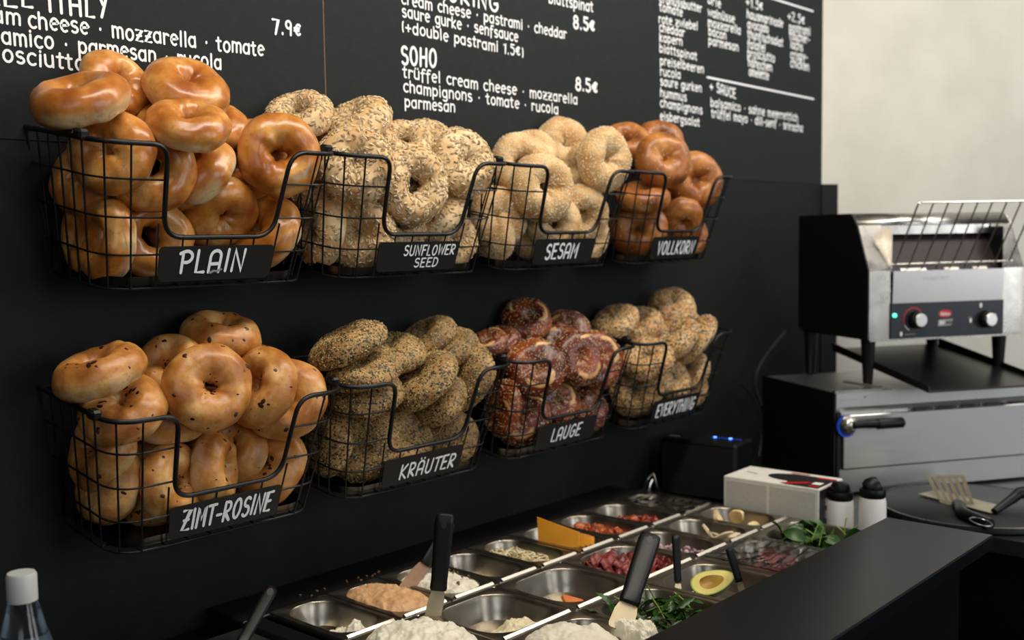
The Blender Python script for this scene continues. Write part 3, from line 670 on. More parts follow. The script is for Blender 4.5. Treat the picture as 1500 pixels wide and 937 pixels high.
 [6, 1.0457, -0.0706, 0.2327, -0.708, -0.545, 0.449, 0.85],
 [6, 0.8921, -0.0486, 0.2739, -0.788, -0.295, 0.54, 0.85],
 [6, 0.7922, -0.0726, 0.354, -0.504, -0.077, 0.86, 0.7],
 [7, 1.2019, -0.0578, 0.364, -0.549, 0.02, 0.836, 0.95],
 [7, 1.2945, -0.0575, 0.353, -0.51, -0.236, 0.828, 0.95],
 [7, 1.3946, -0.0746, 0.3881, -0.43, -0.416, 0.801, 0.95],
 [7, 1.4307, -0.0677, 0.3613, -0.266, -0.673, 0.69, 0.9],
 [7, 1.3297, -0.1195, 0.3205, -0.584, 0.1, 0.806, 1.12],
 [7, 1.4098, -0.1207, 0.3126, -0.592, 0.47, 0.655, 1.15],
 [7, 1.2326, -0.1167, 0.2877, -0.567, -0.261, 0.781, 1.02],
 [7, 1.232, -0.0902, 0.22, -0.889, -0.244, 0.386, 1.05],
 [7, 1.4153, -0.101, 0.2368, -0.788, 0.132, 0.601, 0.98],
 [7, 1.3322, -0.1089, 0.237, -0.139, -0.846, 0.514, 0.95],
 [7, 1.2709, -0.0525, 0.2168, -0.919, 0.254, 0.302, 0.9],
 [7, 1.4087, -0.1049, 0.207, -0.628, -0.74, 0.239, 0.85],
 [7, 1.3336, -0.0487, 0.2398, -0.79, -0.287, 0.542, 0.85],
 [7, 1.423, -0.0474, 0.2791, -0.723, -0.464, 0.511, 0.85],
 [7, 1.4116, -0.0478, 0.2044, -0.704, -0.46, 0.541, 0.85]]
LAB = [
['golden glossy plain bagel tilted on the far left top of the PLAIN heap', 'golden glossy plain bagel half hidden behind the top left of the PLAIN heap', 'golden glossy plain bagel highest at the top centre of the PLAIN heap', 'golden glossy plain bagel just below the highest one in the PLAIN heap', 'golden glossy plain bagel flat in the middle of the PLAIN heap', 'golden glossy plain bagel behind the left side wires of the PLAIN basket', 'golden glossy plain bagel large behind the upper left front wires of PLAIN', 'golden glossy plain bagel leaning diagonally in the cut-out of the PLAIN basket', 'golden glossy plain bagel with pale top low in the cut-out of PLAIN', 'golden glossy plain bagel edge-on behind the ringed one at upper right of PLAIN', 'golden glossy plain bagel with open round hole at the right of PLAIN', 'golden glossy plain bagel resting against the PLAIN sign on its right end', 'golden glossy plain bagel with hole at the bottom left front of PLAIN', 'golden glossy plain bagel edge-on at the bottom left side of PLAIN', 'golden glossy plain bagel with a pale edge at mid left in PLAIN', 'golden glossy plain bagel on edge in the lower left corner of PLAIN', 'golden glossy plain bagel partly hidden behind the left dip of the PLAIN rail', 'golden glossy plain bagel peeping out at the back centre of PLAIN', 'golden glossy plain bagel deep inside the left half of PLAIN'],
['sunflower seed bagel at the back left beside the golden plain ones', 'sunflower seed bagel leaning high at the left against the board', 'sunflower seed bagel large behind the left wires of the SUNFLOWER SEED basket', 'sunflower seed bagel with dark open hole in the middle cut-out', 'sunflower seed bagel at the top centre of the SUNFLOWER SEED heap', 'sunflower seed bagel leaning at right, touching the sesame basket', 'sunflower seed bagel tucked behind the right leaning seeded one', 'sunflower seed bagel low in the cut-out just above the SEED sign', 'sunflower seed bagel at the bottom left front behind the wires', 'sunflower seed bagel edge-on at the far left side of its basket', 'sunflower seed bagel small part showing just left above the sign', 'sunflower seed bagel low right behind the sign corner', 'sunflower seed bagel behind the top centre one, mostly hidden', 'sunflower seed bagel in the shadow at left next to the plain basket', 'sunflower seed bagel deep in the centre of the SUNFLOWER SEED basket', 'sunflower seed bagel deep at the right of the SUNFLOWER SEED basket'],
['pale sesame bagel shadowed at the upper left of the SESAM heap', 'pale sesame bagel tall behind the left front wires of SESAM', 'pale sesame bagel highest in the SESAM heap', 'pale sesame bagel standing second from the right on top of SESAM', 'pale sesame bagel standing rightmost on top with its hole showing', 'pale sesame bagel with hole at the lower left front of SESAM', 'pale sesame bagel with small dark hole low in the cut-out', 'pale sesame bagel low right behind the right wires of SESAM', 'pale sesame bagel low behind the left end of the SESAM sign', 'pale sesame bagel between the tall one and the low holed one', 'pale sesame bagel peeping out at the top left back', 'pale sesame bagel low at the left side against the wires', 'pale sesame bagel deep in the middle of SESAM', 'pale sesame bagel deep at the left of SESAM'],
['brown wholegrain bagel at the top left behind the sesame ones', 'brown wholegrain bagel with pale top at the back of the VOLLKORN heap', 'brown wholegrain bagel with crease hole at the upper left of VOLLKORN', 'brown wholegrain bagel dark behind the one with the crease hole', 'brown wholegrain bagel lying flat behind the front wires of VOLLKORN', 'brown wholegrain bagel with round hole at the bottom left of VOLLKORN', 'brown wholegrain bagel narrow, standing left of the big right one', 'brown wholegrain bagel large, standing at the right end of VOLLKORN', 'brown wholegrain bagel small, tilted just above the VOLLKORN sign', 'brown wholegrain bagel low right behind the VOLLKORN sign', 'brown wholegrain bagel pale edge behind the bottom left one', 'brown wholegrain bagel deep in the middle of VOLLKORN', 'brown wholegrain bagel deep at the left side of VOLLKORN'],
['cinnamon raisin bagel large, leaning at the top left of ZIMT-ROSINE', 'cinnamon raisin bagel large, lying behind the left front rail', 'cinnamon raisin bagel behind the left side wires below the top one', 'cinnamon raisin bagel highest, with a crease, at the back centre', 'cinnamon raisin bagel C-shaped with open hole in the centre', 'cinnamon raisin bagel pale, peeping out behind the centre ring', 'cinnamon raisin bagel behind the large round one at upper right', 'cinnamon raisin bagel large and round at the upper right of its basket', 'cinnamon raisin bagel with dark hole at the bottom left front', 'cinnamon raisin bagel narrow, standing edge-on above the ZIMT sign', 'cinnamon raisin bagel between the bottom left one and the edge-on one', 'cinnamon raisin bagel large, low at the right end of ZIMT-ROSINE', 'cinnamon raisin bagel dark brown, behind the low right one', 'cinnamon raisin bagel edge-on at the lower far left', 'cinnamon raisin bagel upright in the lower left corner', 'cinnamon raisin bagel small part behind the top left one', 'cinnamon raisin bagel deep in the centre below the ring', 'cinnamon raisin bagel deep in the middle at mid height'],
['herb and seed bagel long and pale edged at the top left of KRÄUTER', 'herb and seed bagel second from top left, darker', 'herb and seed bagel pale edged, lying third from the top left', 'herb and seed bagel pale topped behind the left front rail', 'herb and seed bagel high at the back centre of KRÄUTER', 'herb and seed bagel dark, half hidden behind the back centre one', 'herb and seed bagel leaning diagonally in the middle of the heap', 'herb and seed bagel steeply standing at the right of KRÄUTER', 'herb and seed bagel small, dark in the gap above the sign', 'herb and seed bagel low left in the cut-out of KRÄUTER', 'herb and seed bagel orange edged, low right in the cut-out', 'herb and seed bagel large at the bottom left front of KRÄUTER', 'herb and seed bagel edge-on at the far left of KRÄUTER', 'herb and seed bagel low right behind the KRÄUTER sign', 'herb and seed bagel deep in the centre of KRÄUTER', 'herb and seed bagel deep at the right of KRÄUTER', 'herb and seed bagel deep behind the left wires of KRÄUTER'],
['dark brown lye bagel highest, with pale scar, at the back left', 'dark brown lye bagel speckled, second highest at the back', 'dark brown lye bagel flat, leftmost behind the herb ones', 'dark brown lye bagel lying below the highest one', 'dark brown lye bagel with pale crack behind the left front wires', 'dark brown lye bagel with long pale crack in the centre of LAUGE', 'dark brown lye bagel standing at the right of LAUGE', 'dark brown lye bagel lying low in the cut-out above the LAUGE sign', 'dark brown lye bagel at the bottom left front of LAUGE', 'dark brown lye bagel low right behind the right wires of LAUGE', 'dark brown lye bagel edge-on at the lower left of LAUGE', 'dark brown lye bagel in the middle between the two highest', 'dark brown lye bagel low behind the left edge of the sign', 'dark brown lye bagel deep in the centre right of LAUGE', 'dark brown lye bagel deep at the left side of LAUGE', 'dark brown lye bagel small, peeping out at the far left back'],
['sesame and poppy bagel leftmost at the back behind the lye ones', 'sesame and poppy bagel second from the left at the back of EVERYTHING', 'sesame and poppy bagel highest at the back centre of EVERYTHING', 'sesame and poppy bagel at the back right beside the highest one', 'sesame and poppy bagel large, in the centre of the EVERYTHING heap', 'sesame and poppy bagel long, pointing up at the far right', 'sesame and poppy bagel behind the left front rail of EVERYTHING', 'sesame and poppy bagel at the bottom left front of EVERYTHING', 'sesame and poppy bagel low right in the cut-out above the sign', 'sesame and poppy bagel in the middle of the cut-out above the sign', 'sesame and poppy bagel edge-on at the lower left side', 'sesame and poppy bagel at the far lower right behind the wires', 'sesame and poppy bagel deep at the left of EVERYTHING', 'sesame and poppy bagel deep in the centre of EVERYTHING', 'sesame and poppy bagel deep below, behind the EVERYTHING sign']]
rb = random.Random(11); cnt = {}
names_en = ['plain', 'sunflower seed', 'sesame', 'wholegrain', 'cinnamon raisin', 'herb crusted', 'dark lye', 'everything']
for k, (bi, x, y, z, ax_, ay_, az_, s) in enumerate(BAG):
    c = cnt.get(bi, 0); cnt[bi] = c+1; var = c % 3
    if (bi, var) not in proto: o = proto[(bi, var)] = make_bagel(bi, var)
    else: o = copy_tree(proto[(bi, var)])
    A = Vector((ax_, ay_, az_)).normalized(); sc = s
    o.rotation_mode = 'QUATERNION'; q = A.to_track_quat('Z', 'Y'); o.rotation_quaternion = q @ Matrix.Rotation(rb.uniform(0, 6.28), 3, 'Z').to_quaternion()
    o.location = (x, y, z); o.scale = (sc*rb.uniform(.97, 1.04), sc*rb.uniform(.97, 1.04), sc*rb.uniform(.95, 1.08))
    tag(o, LAB[bi][c], 'bagel', '%s bagels in the %s basket' % (names_en[bi], names[bi].replace('|', ' ')))
# ================================================================ COUNTERS
def poly_slab(poly, z0, z1): 
    n = len(poly); return MB().add([(a, b, z0) for a, b in poly]+[(a, b, z1) for a, b in poly], [tuple(reversed(range(n))), tuple(range(n, 2*n))]+[(i, (i+1) % n, n+(i+1) % n, n+i) for i in range(n)])
t = empty('work_counter', (2.0, -.5, -.95)); tag(t, 'dark grey worktop and cabinet carrying the steel oven and griddle', 'counter')
L_ = (2.0, -.5, -.95)
def at_root(o, root): o.location = o.location-root.location; return o
wp = [(1.252, .0), (1.252, -.655), (1.52, -.655), (1.52, -1.9), (4.2, -1.9), (4.2, 0)]
at_root(poly_slab([(1.252, -.655), (1.52, -.655), (1.52, -1.9), (4.2, -1.22), (2.28, -.0), (1.252, -.0)], ZW-.03, ZW).build('worktop', 'worktop', t), t)
at_root(poly_slab([(1.262, -.64), (1.535, -.64), (1.535, -1.85), (4.1, -1.2), (2.27, -.01), (1.262, -.01)], -.95, ZW-.03).build('cabinet_body', 'cabinet', t), t)
# bar shelf facing the guests
t = empty('service_bar', (.2, -.8, -.95)); tag(t, 'raised black stone service bar running along the front of the food pans', 'counter')
at_root(MB().box((-2.2, -.897, .078), (.997, -.735, .10), .002).build('bar_top', 'stone', t), t)
at_root(MB().box((-2.2, -.868, -.95), (.94, -.752, .078)).build('bar_front', 'cabinet', t), t)

# ================================================================ FOOD PANS
unit = empty('prep_unit', (.5, -.35, -.95)); tag(unit, 'black refrigerated prep unit holding the rows of steel food pans', 'counter')
XL, XR, Y0, Y1, Y2, Y3 = .268, 1.244, -.098, -.277, -.448, -.622
# frame with a long opening: pans hang in it
mb = MB(); mb.box((.236, -.098, -.03), (1.252, -.004, -.003), .002); mb.box((.236, -.655, -.03), (1.252, -.624, -.003), .002)
mb.box((.236, -.624, -.03), (.268, -.098, -.003), .002); mb.box((1.244, -.624, -.03), (1.252, -.098, -.003), .001)
at_root(mb.build('top_frame', 'black_metal', unit), unit)
at_root(MB().box((.24, -.65, -.95), (1.25, -.006, -.20)).build('cabinet_body', 'cabinet', unit), unit)
mb = MB()
for yy in (Y1, Y2): mb.box((.268, yy-.003, -.03), (1.244, yy+.003, -.006))
at_root(mb.build('support_bar', 'black_metal', unit), unit)
at_root(MB().box((-.8, -.655, -.05), (.234, -.004, -.03), .002).build('side_ledge', 'black_metal', unit), unit)
tag(at_root(MB().box((.16, -.62, -.03), (.233, -.10, -.008), .004).build('steel_ledge', 'steel', unit), unit), 'blue-lit steel ledge at the left end')

def pan(x0, x1, y0, y1, depth, label, r=.036, lip=True, m='pan_steel', wall=.008):
    g = .0012; x0 += g; x1 -= g; y0 += g; y1 -= g; ex, ey = .0090, .0135
    cx, cy = (x0+x1)/2, (y0+y1)/2
    t = empty('food_pan', (cx, cy, 0)); tag(t, label, 'pan', 'steel food pans in the prep unit')
    n = 7; loops = []
    def lp(i, z, rr, wx=None): loops.append([(a-cx, b-cy, z) for a, b in rrect(x0+(i if wx is None else wx), x1-(i if wx is None else wx), y0+i, y1-i, rr, n)])
    lp(0, -.007, .004); lp(0, -.001, .004); lp(.001, .0006, .004)
    loops.append([(a-cx, b-cy, .001) for a, b in rrect(x0+ex, x1-ex, y0+ey, y1-ey, r, n)])
    loops.append([(a-cx, b-cy, -.0006) for a, b in rrect(x0+ex+.0012, x1-ex-.0012, y0+ey+.0012, y1-ey-.0012, r, n)])
    loops.append([(a-cx, b-cy, -.006) for a, b in rrect(x0+ex+.002, x1-ex-.002, y0+ey+.002, y1-ey-.002, r, n)])
    w1 = .002+wall
    loops.append([(a-cx, b-cy, -depth+.014) for a, b in rrect(x0+ex+w1, x1-ex-w1, y0+ey+w1, y1-ey-w1, r-.002, n)])
    loops.append([(a-cx, b-cy, -depth+.004) for a, b in rrect(x0+ex+w1+.004, x1-ex-w1-.004, y0+ey+w1+.004, y1-ey-w1-.004, r-.006, n)])
    loops.append([(a-cx, b-cy, -depth) for a, b in rrect(x0+ex+w1+.014, x1-ex-w1-.014, y0+ey+w1+.014, y1-ey-w1-.014, r-.016, n)])
    m_ = MB(); k = len(loops[0]); vs = [p for l in loops for p in l]; fs = []
    for q in range(len(loops)-1):
        for i in range(k): fs.append((q*k+i, q*k+(i+1) % k, (q+1)*k+(i+1) % k, (q+1)*k+i))
    fs.append(tuple((len(loops)-1)*k+i for i in range(k))); m_.add(vs, fs); m_.build('pan_body', m, t, True)
    if lip:   # rolled front edge that catches the light
        yl = y0-cy; pr_ = [(yl+.0100, .0012), (yl+.0090, .0034), (yl+.0072, .0038), (yl-.0012, -.0026), (yl-.0010, -.0060)]; m_ = MB(); a, b = x0-cx+.009, x1-cx-.009
        m_.add([(a, p[0], p[1]) for p in pr_]+[(b, p[0], p[1]) for p in pr_], [(i, i+1, i+6, i+5) for i in range(4)]+[(0, 5, 9, 4)]); m_.build('rolled_edge', 'lip_steel', t)
    return t
XA = [.278, .385, .490, .595, .698, .805, .912, 1.021, 1.132, 1.242]
la = ['leftmost back row pan with a small leftover of white cream cheese', 'pan heaped with peach coloured spread', 'pan of white cream cheese flecked with capers behind the upright spatula', 'nearly empty steel pan with one orange scrap, left of the shredded onion',
      'pan filled with shredded pale onion', 'pan holding the upright orange cheddar slices', 'pan of orange dried tomatoes beside the cheddar', 'pan of dark red relish beside the film covered pan', 'film covered steel pan at the far end of the back row']
dz = [.036]*8+[.03]
for i in range(9): pan(XA[i], XA[i+1], Y1, Y0, dz[i], la[i])
pan(.270, .412, Y2, Y1, .038, 'front row pan heaped with white cream cheese around the pale spatula blade')
pan(.412, .575, Y2, Y1, .038, 'steel pan with a thin remainder of pale cream, left of the orange slices', .044)
pan(.575, .740, Y2, Y1, .038, 'steel pan with two orange slices on its bottom', .044)
pan(.740, .902, Y2, Y1, .038, 'pan full of red pastrami', .044)
pan(.902, 1.015, Y2, Y1, .038, 'pan of chopped red onion right of the pastrami', .036)
pan(1.015, 1.127, Y2, Y1, .038, 'pan of sliced mushrooms', .036)
pan(1.127, 1.242, Y2, Y1, .038, 'pan of pale chicken slices at the far end', .036)
pan(.270, .412, Y3, Y2, .038, 'front pan hidden mostly by the bar at the left end', .036)
pan(.412, .575, Y3, Y2, .038, 'pan of white cream cheese with a short wide spatula next to the rocket', .036)
pan(.575, .740, Y3, Y2, .038, 'pan of green rocket leaves', .036)
pan(.740, .902, Y3, Y2, .038, 'pan holding the halved avocado', .036)
pan(.902, 1.072, Y3, Y2, .038, 'film covered pan of pink ham between avocado and spinach', .036)
pan(1.072, 1.242, Y3, Y2, .038, 'pan of dark green spinach leaves by the bar end', .036)

def mound(name, cx, cy, wx, wy, z, h, m, amp, seed, label, cat, freq=38, n=64, power=2.6, peaks=(), dom=.5):
    """a heap of soft food with torn peaks"""
    mb = MB(); sd = Vector((seed*3.7, seed*1.9, 0)); vs = []
    for i in range(n+1):
        for j in range(n+1):
            a = -1+2*i/n; b = -1+2*j/n; 
            # square to rounded
            aa = a*math.sqrt(1-b*b/2.6); bb = b*math.sqrt(1-a*a/2.6); rr = (abs(aa)**power+abs(bb)**power)
            e = max(0, 1-rr/1.02); x = aa*wx/2; y = bb*wy/2; p = Vector((x*freq, y*freq, 0))+sd
            f = noise.noise(p)+.5*noise.noise(p*2.1)+.25*noise.noise(p*4.3); rg = 1-abs(noise.noise(p*1.3+sd))*2.2
            zz = h*e**dom+amp*(f*.8+rg*.5+.30*noise.noise(p*7.5)+.16*noise.noise(p*15))*min(1, e*3)
            for (px, py, ph, pw) in peaks: zz += ph*math.exp(-((x-px)**2+(y-py)**2)/pw**2)*(1+.5*f)
            q = Vector((x, y, zz)); q.x += amp*.5*noise.noise(p*1.7+Vector((5, 1, 2))); vs.append((q.x, q.y, q.z))
    k = n+1; fs = [(i*k+j, (i+1)*k+j, (i+1)*k+j+1, i*k+j+1) for i in range(n) for j in range(n)]
    mb.add(vs, fs); o = mb.build(name, m, None, 'all'); o.location = (cx, cy, z); return tag(o, label, cat)
yA = (Y0+Y1)/2; yB = (Y1+Y2)/2; yC = (Y2+Y3)/2
mound('cream_cheese', .338, yA-.028, .066, .09, -.033, .008, 'cream', .008, 1, 'small leftover lump of white cream cheese in the leftmost steel pan', 'spread', peaks=((.0, -.012, .016, .018), (.014, .006, .010, .010)))
mound('peach_spread', .4375, yA, .096, .160, -.012, .022, 'salmon', .0045, 2, 'rough heap of peach coloured spread with a brown smeared blade in it', 'spread')
mound('caper_cream_cheese', .5425, yA-.006, .092, .150, -.014, .022, 'cream', .005, 3, 'white cream cheese heap flecked with capers behind the tall black handle', 'spread')
mound('cream_cheese', .342, yB, .134, .160, -.008, .026, 'cream', .007, 4, 'large torn white cream cheese heap under the pale spatula blade', 'spread', freq=34, n=64)
mound('cream_remainder', .500, yB-.030, .110, .080, -.036, .012, 'egg', .006, 5, 'thin pale cream remainder on the bottom of a steel pan', 'spread', peaks=((.02, .005, .018, .022),))
mound('cream_cheese', .470, yC+.010, .11, .145, -.012, .030, 'cream', .004, 6, 'smooth white cream cheese block beside the rocket', 'spread', freq=30, n=60, peaks=((.030, -.01, .008, .010),))
mound('cream_cheese', .555, yC-.03, .05, .07, -.008, .022, 'cream', .010, 16, 'small torn tip of cream cheese right of the short spatula', 'spread', freq=50)
rf = random.Random(9)
def blob(mb, c, r, sq=.6, n=7, rr=None):
    rr = rr or rf; ax = Vector((rr.uniform(-1, 1), rr.uniform(-1, 1), rr.uniform(-1, 1))).normalized(); q = Vector((0, 0, 1)).rotation_difference(ax); vs = []; sx = rr.uniform(.7, 1.5)
    for i in range(1, 4):
        for k in range(n): a = 2*pi*k/n; th = pi*i/4; w_ = rr.uniform(.8, 1.2); vs.append(Vector(c)+q @ Vector((cos(a)*sin(th)*r*sx*w_, sin(a)*sin(th)*r*w_, cos(th)*r*sq)))
    vs += [Vector(c)+q @ Vector((0, 0, r*sq)), Vector(c)-q @ Vector((0, 0, r*sq))]
    fs = [(i*n+k, i*n+(k+1) % n, (i+1)*n+(k+1) % n, (i+1)*n+k) for i in range(2) for k in range(n)]+[(k, 3*n, (k+1) % n) for k in range(n)]+[(2*n+k, 2*n+(k+1) % n, 3*n+1) for k in range(n)]
    mb.add(vs, fs)
def scatter(name, m, n, cx, cy, wx, wy, z0, z1, fn, label, cat):
    mb = MB()
    for _ in range(n):
        a, b = rf.uniform(-1, 1), rf.uniform(-1, 1)
        if a*a+b*b > 1.15: continue
        h = z0+(z1-z0)*rf.random()*(1-.5*(a*a+b*b)); fn(mb, Vector((cx+a*wx/2, cy+b*wy/2, h)))
    o = mb.build(name, m, None, 'all'); return tag(o, label, cat, kind='stuff')
def shred(mb, c):
    a = rf.uniform(0, 2*pi); L = rf.uniform(.014, .026); d = Vector((cos(a), sin(a), rf.uniform(-.4, .7))).normalized(); s = Vector((-d.y, d.x, 0))*rf.uniform(-.006, .006); mb.tube([c-d*L/2, c+s+Vector((0, 0, .002)), c+d*L/2], .0011, 4)
scatter('caper_flecks', 'caper', 26, .5425, yA, .08, .13, .006, .014, lambda mb, c: blob(mb, c, .0024), 'brown caper flecks on the white cream cheese', 'capers')
scatter('shredded_onion', 'sprout', 480, .7515, yA, .082, .145, -.028, -.004, shred, 'pale shredded onion filling a steel pan', 'onion')
scatter('dried_tomatoes', 'tomato', 170, .9665-.006, yA, .082, .145, -.028, -.004, lambda mb, c: blob(mb, c, .010, .35), 'glossy orange dried tomatoes in a steel pan', 'tomatoes')
scatter('red_relish', 'chili', 150, 1.077, yA-.02, .082, .12, -.030, -.010, lambda mb, c: blob(mb, c, .009, .35), 'dark red relish piled at the front of its pan', 'relish')
scatter('crumbs', 'caper', 14, .43, -.075, .18, .03, -.0025, -.0022, lambda mb, c: blob(mb, c, .0022), 'light brown crumbs on the black frame near the wall', 'crumbs')
scatter('chopped_red_onion', 'onion', 300, .958, yB-.01, .085, .13, -.030, -.010, lambda mb, c: blob(mb, c, .0050, .3), 'chopped red onion in its pan right of the pastrami', 'onion')
# one orange scrap
def wavy_disc(name, m, c, rx, ry, th, rz, tilt, label, cat, wave=.003, seed=1, group=None, n=20, cut=None):
    mb = MB(); top = []; R_ = random.Random(seed)
    ph = R_.uniform(0, 6); out = [(cos(2*pi*k/n)*(1+.08*sin(3*2*pi*k/n+ph)), sin(2*pi*k/n)*(1+.08*sin(2*2*pi*k/n+ph))) for k in range(n)]
    if cut: out = cut
    n = len(out); fz = lambda a, b: wave*sin(a*2.5+ph)*cos(b*2+ph)
    vs = [(a*rx*s, b*ry*s, fz(a*s, b*s)+z) for z in (th/2, -th/2) for s in (1, .55) for a, b in out]+[(0, 0, fz(0, 0)+th/2), (0, 0, fz(0, 0)-th/2)]
    fs = []
    for k in range(n):
        j = (k+1) % n; fs += [(k, j, n+j, n+k), (n+k, n+j, 4*n), (2*n+j, 2*n+k, 3*n+k, 3*n+j), (3*n+j, 3*n+k, 4*n+1), (j, k, 2*n+k, 2*n+j)]
    mb.add(vs, fs); o = mb.build(name, m, None, True); o.location = c; o.rotation_euler = (tilt[0], tilt[1], rz); tag(o, label, cat, group); return o
wavy_disc('carrot_slice', 'carrot', (.655, yA-.055, -.031), .020, .012, .004, .4, (.15, 0), 'lone orange slice scrap at the front of the nearly empty pan', 'carrot')
tri = [(1, 0), (.3, .9), (-.1, 1.1), (-.9, .1), (-.6, -.5), (.3, -.7)]
wavy_disc('orange_slice', 'carrot', (.640, yB-.028, -.022), .030, .022, .005, .3, (.5, .15), 'pointed orange slice leaning in the steel pan', 'vegetable', cut=tri, seed=2)
wavy_disc('orange_slice', 'carrot', (.678, yB-.048, -.030), .030, .016, .005, -.3, (.2, .1), 'flat rounded orange slice right of the pointed one', 'vegetable', seed=3)
# cheddar slices
def sheet(name, m, P, th, label, cat, group=None, bend=.0, nrm=None):
    """quad sheet given by four 3D corners"""
    P = [Vector(p) for p in P]; nn = (P[1]-P[0]).cross(P[3]-P[0]).normalized(); mb = MB(); N_ = 6; vs = []
    for s in (0, 1):
        for i in range(N_+1):
            for j in range(N_+1):
                a, b = i/N_, j/N_; p = P[0]*(1-a)*(1-b)+P[1]*a*(1-b)+P[2]*a*b+P[3]*(1-a)*b
                vs.append(p+nn*(bend*sin(pi*a)+th*s))
    k = N_+1; o = k*k; fs = []
    for i in range(N_):
        for j in range(N_): q = (i*k+j, (i+1)*k+j, (i+1)*k+j+1, i*k+j+1); fs += [tuple(reversed(q)), tuple(x+o for x in q)]
    bd = [i*k for i in range(N_)]+[N_*k+j for j in range(N_)]+[i*k+N_ for i in range(N_, 0, -1)]+[j for j in range(N_, 0, -1)]
    for i in range(len(bd)): a, b = bd[i], bd[(i+1) % len(bd)]; fs.append((a, b, b+o, a+o))
    c = sum(P, Vector())/4; ob = mb.add(vs, fs).build(name, m, None, True, loc=c); return tag(ob, label, cat, group)
P1 = on_y(788, 757, -.150); 
A1 = Vector((.842, -.130, -.030)); 
tl = on_y(788, 757, -.150); tr = on_y(849, 779, -.228); br = on_y(849, 804, -.234); bl = on_y(790, 793, -.158)
sheet('cheddar_slice', 'cheddar', [bl, br, tr, tl], .004, 'tall upright slice of orange cheddar, frontmost and highest', 'cheese', 'cheddar slices', .002)
for k, (dx, dy, top) in enumerate(((.016, .0, -.014), (.026, -.004, -.017), (.036, -.006, -.022))):
    a = Vector((dx, dy, 0)); q = [bl+a, br+a, tr+a+Vector((0, 0, top+.006)), tl+a+Vector((0, 0, top-.004))]
    sheet('cheddar_slice', 'cheddar', q, .0035, ('second cheddar slice directly behind the tallest one', 'third cheddar slice from the front', 'rearmost and lowest cheddar slice')[k], 'cheese', 'cheddar slices', .001)
# pastrami: folded slices
for k in range(16):
    a = .765+(k % 4)*.037+rf.uniform(-.006, .006); b = yB+.055-(k//4)*.034+rf.uniform(-.006, .006)
    n = 14; mb = MB(); vs = []; ph = rf.uniform(0, 6); L = rf.uniform(.050, .068); Wd = rf.uniform(.038, .052); rz = rf.uniform(0, 3.14)
    for i in range(n+1):
        for j in range(7):
            s = i/n*2-1; u_ = j/6*2-1; x = s*L/2; y = u_*Wd/2*math.sqrt(max(.1, 1-s*s*.7)); z = .0065*sin(s*9+ph)+.003*sin(u_*5+ph*2)+.002*noise.noise(Vector((x*90, y*90, k)))
            vs.append((x*cos(rz)-y*sin(rz), x*sin(rz)+y*cos(rz), z))
    mb.add(vs, [(i*7+j, (i+1)*7+j, (i+1)*7+j+1, i*7+j+1) for i in range(n) for j in range(6)])
    hz = -.020+.016*(1-(((a-.821)/.07)**2+((b-yB)/.08)**2)*.8)+.002*(k % 3)
    o = mb.build('pastrami_slice', 'meat', None, 'all'); o.location = (a, b, hz); sm = o.modifiers.new('thickness', 'SOLIDIFY'); sm.thickness = .0020
    tag(o, 'folded slice of red pastrami in the pile filling its pan', 'meat', 'pastrami slices in the pan')
# mushrooms
def mush(c, s, rz, tx, ty, lab):
    pr_ = [(0, 1), (.45, .95), (.85, .65), (1.02, .2), (.95, 0), (.6, .02), (.32, .0), (.26, -.5), (.22, -.85), (0, -.9)]
    poly = pr_+[(-a, b) for a, b in reversed(pr_[1:-1])]; mb = MB().prism(poly, lambda a, b: (a*.017*s, b*.015*s, .0012), lambda a, b: (a*.017*s, b*.015*s, -.0012))
    o = mb.build('mushroom_slice', 'mushroom', None); o.location = c; o.scale = (1.25, 1.25, 1.25); o.rotation_euler = (tx, ty, rz); tag(o, lab, 'mushroom', 'mushroom slices')
    MB().tube([(-.011*s, .001*s, .0014), (-.004*s, .004*s, .0014), (.004*s, .004*s, .0014), (.011*s, .001*s, .0014)], .0009, 4).build('gills', 'mush_dark', o)
for k, (dx, dy, z, s, rz, tx, ty, lab) in enumerate([(-.018, -.018, -.026, 1.15, .5, .9, .2, 'largest mushroom slice standing up in the mushroom pan'), (.004, -.034, -.034, 1.0, 1.9, .5, .5, 'mushroom slice lying right of the largest one'),
        (-.034, .004, -.036, .9, 2.8, .3, .1, 'mushroom slice at the left wall of its pan'), (.022, -.055, -.038, .95, .2, .2, -.2, 'mushroom slice nearest the front edge'), (.018, -.014, -.040, .85, 1.2, .6, .1, 'small mushroom slice behind the others'), (-.010, -.055, -.040, .9, 4, .1, .3, 'mushroom slice lying flat at the front left')]):
    mush((1.071+dx, yB+dy, z+.024), s, rz, tx, ty, lab)
for k, (dx, dy, z, rx, ry, rz, tx, ty, lab) in enumerate([(-.022, .030, -.022, .017, .014, .3, 1.1, .4, 'round chicken slice standing at the back left of its pan'), (.006, .006, -.022, .020, .013, 1.2, 1.2, .5, 'upright browned chicken slice in the middle of its pan'), (.010, -.030, -.036, .020, .013, .2, .3, .1, 'flat chicken slice in front of the upright one'), (-.006, -.055, -.036, .018, .012, 1.9, .4, .3, 'chicken slice lying nearest the front edge')]):
    wavy_disc('chicken_slice', 'poultry', (1.184+dx, yB+dy, z+.020), rx, ry, .006, rz, (tx, ty), lab, 'chicken', seed=k+5)
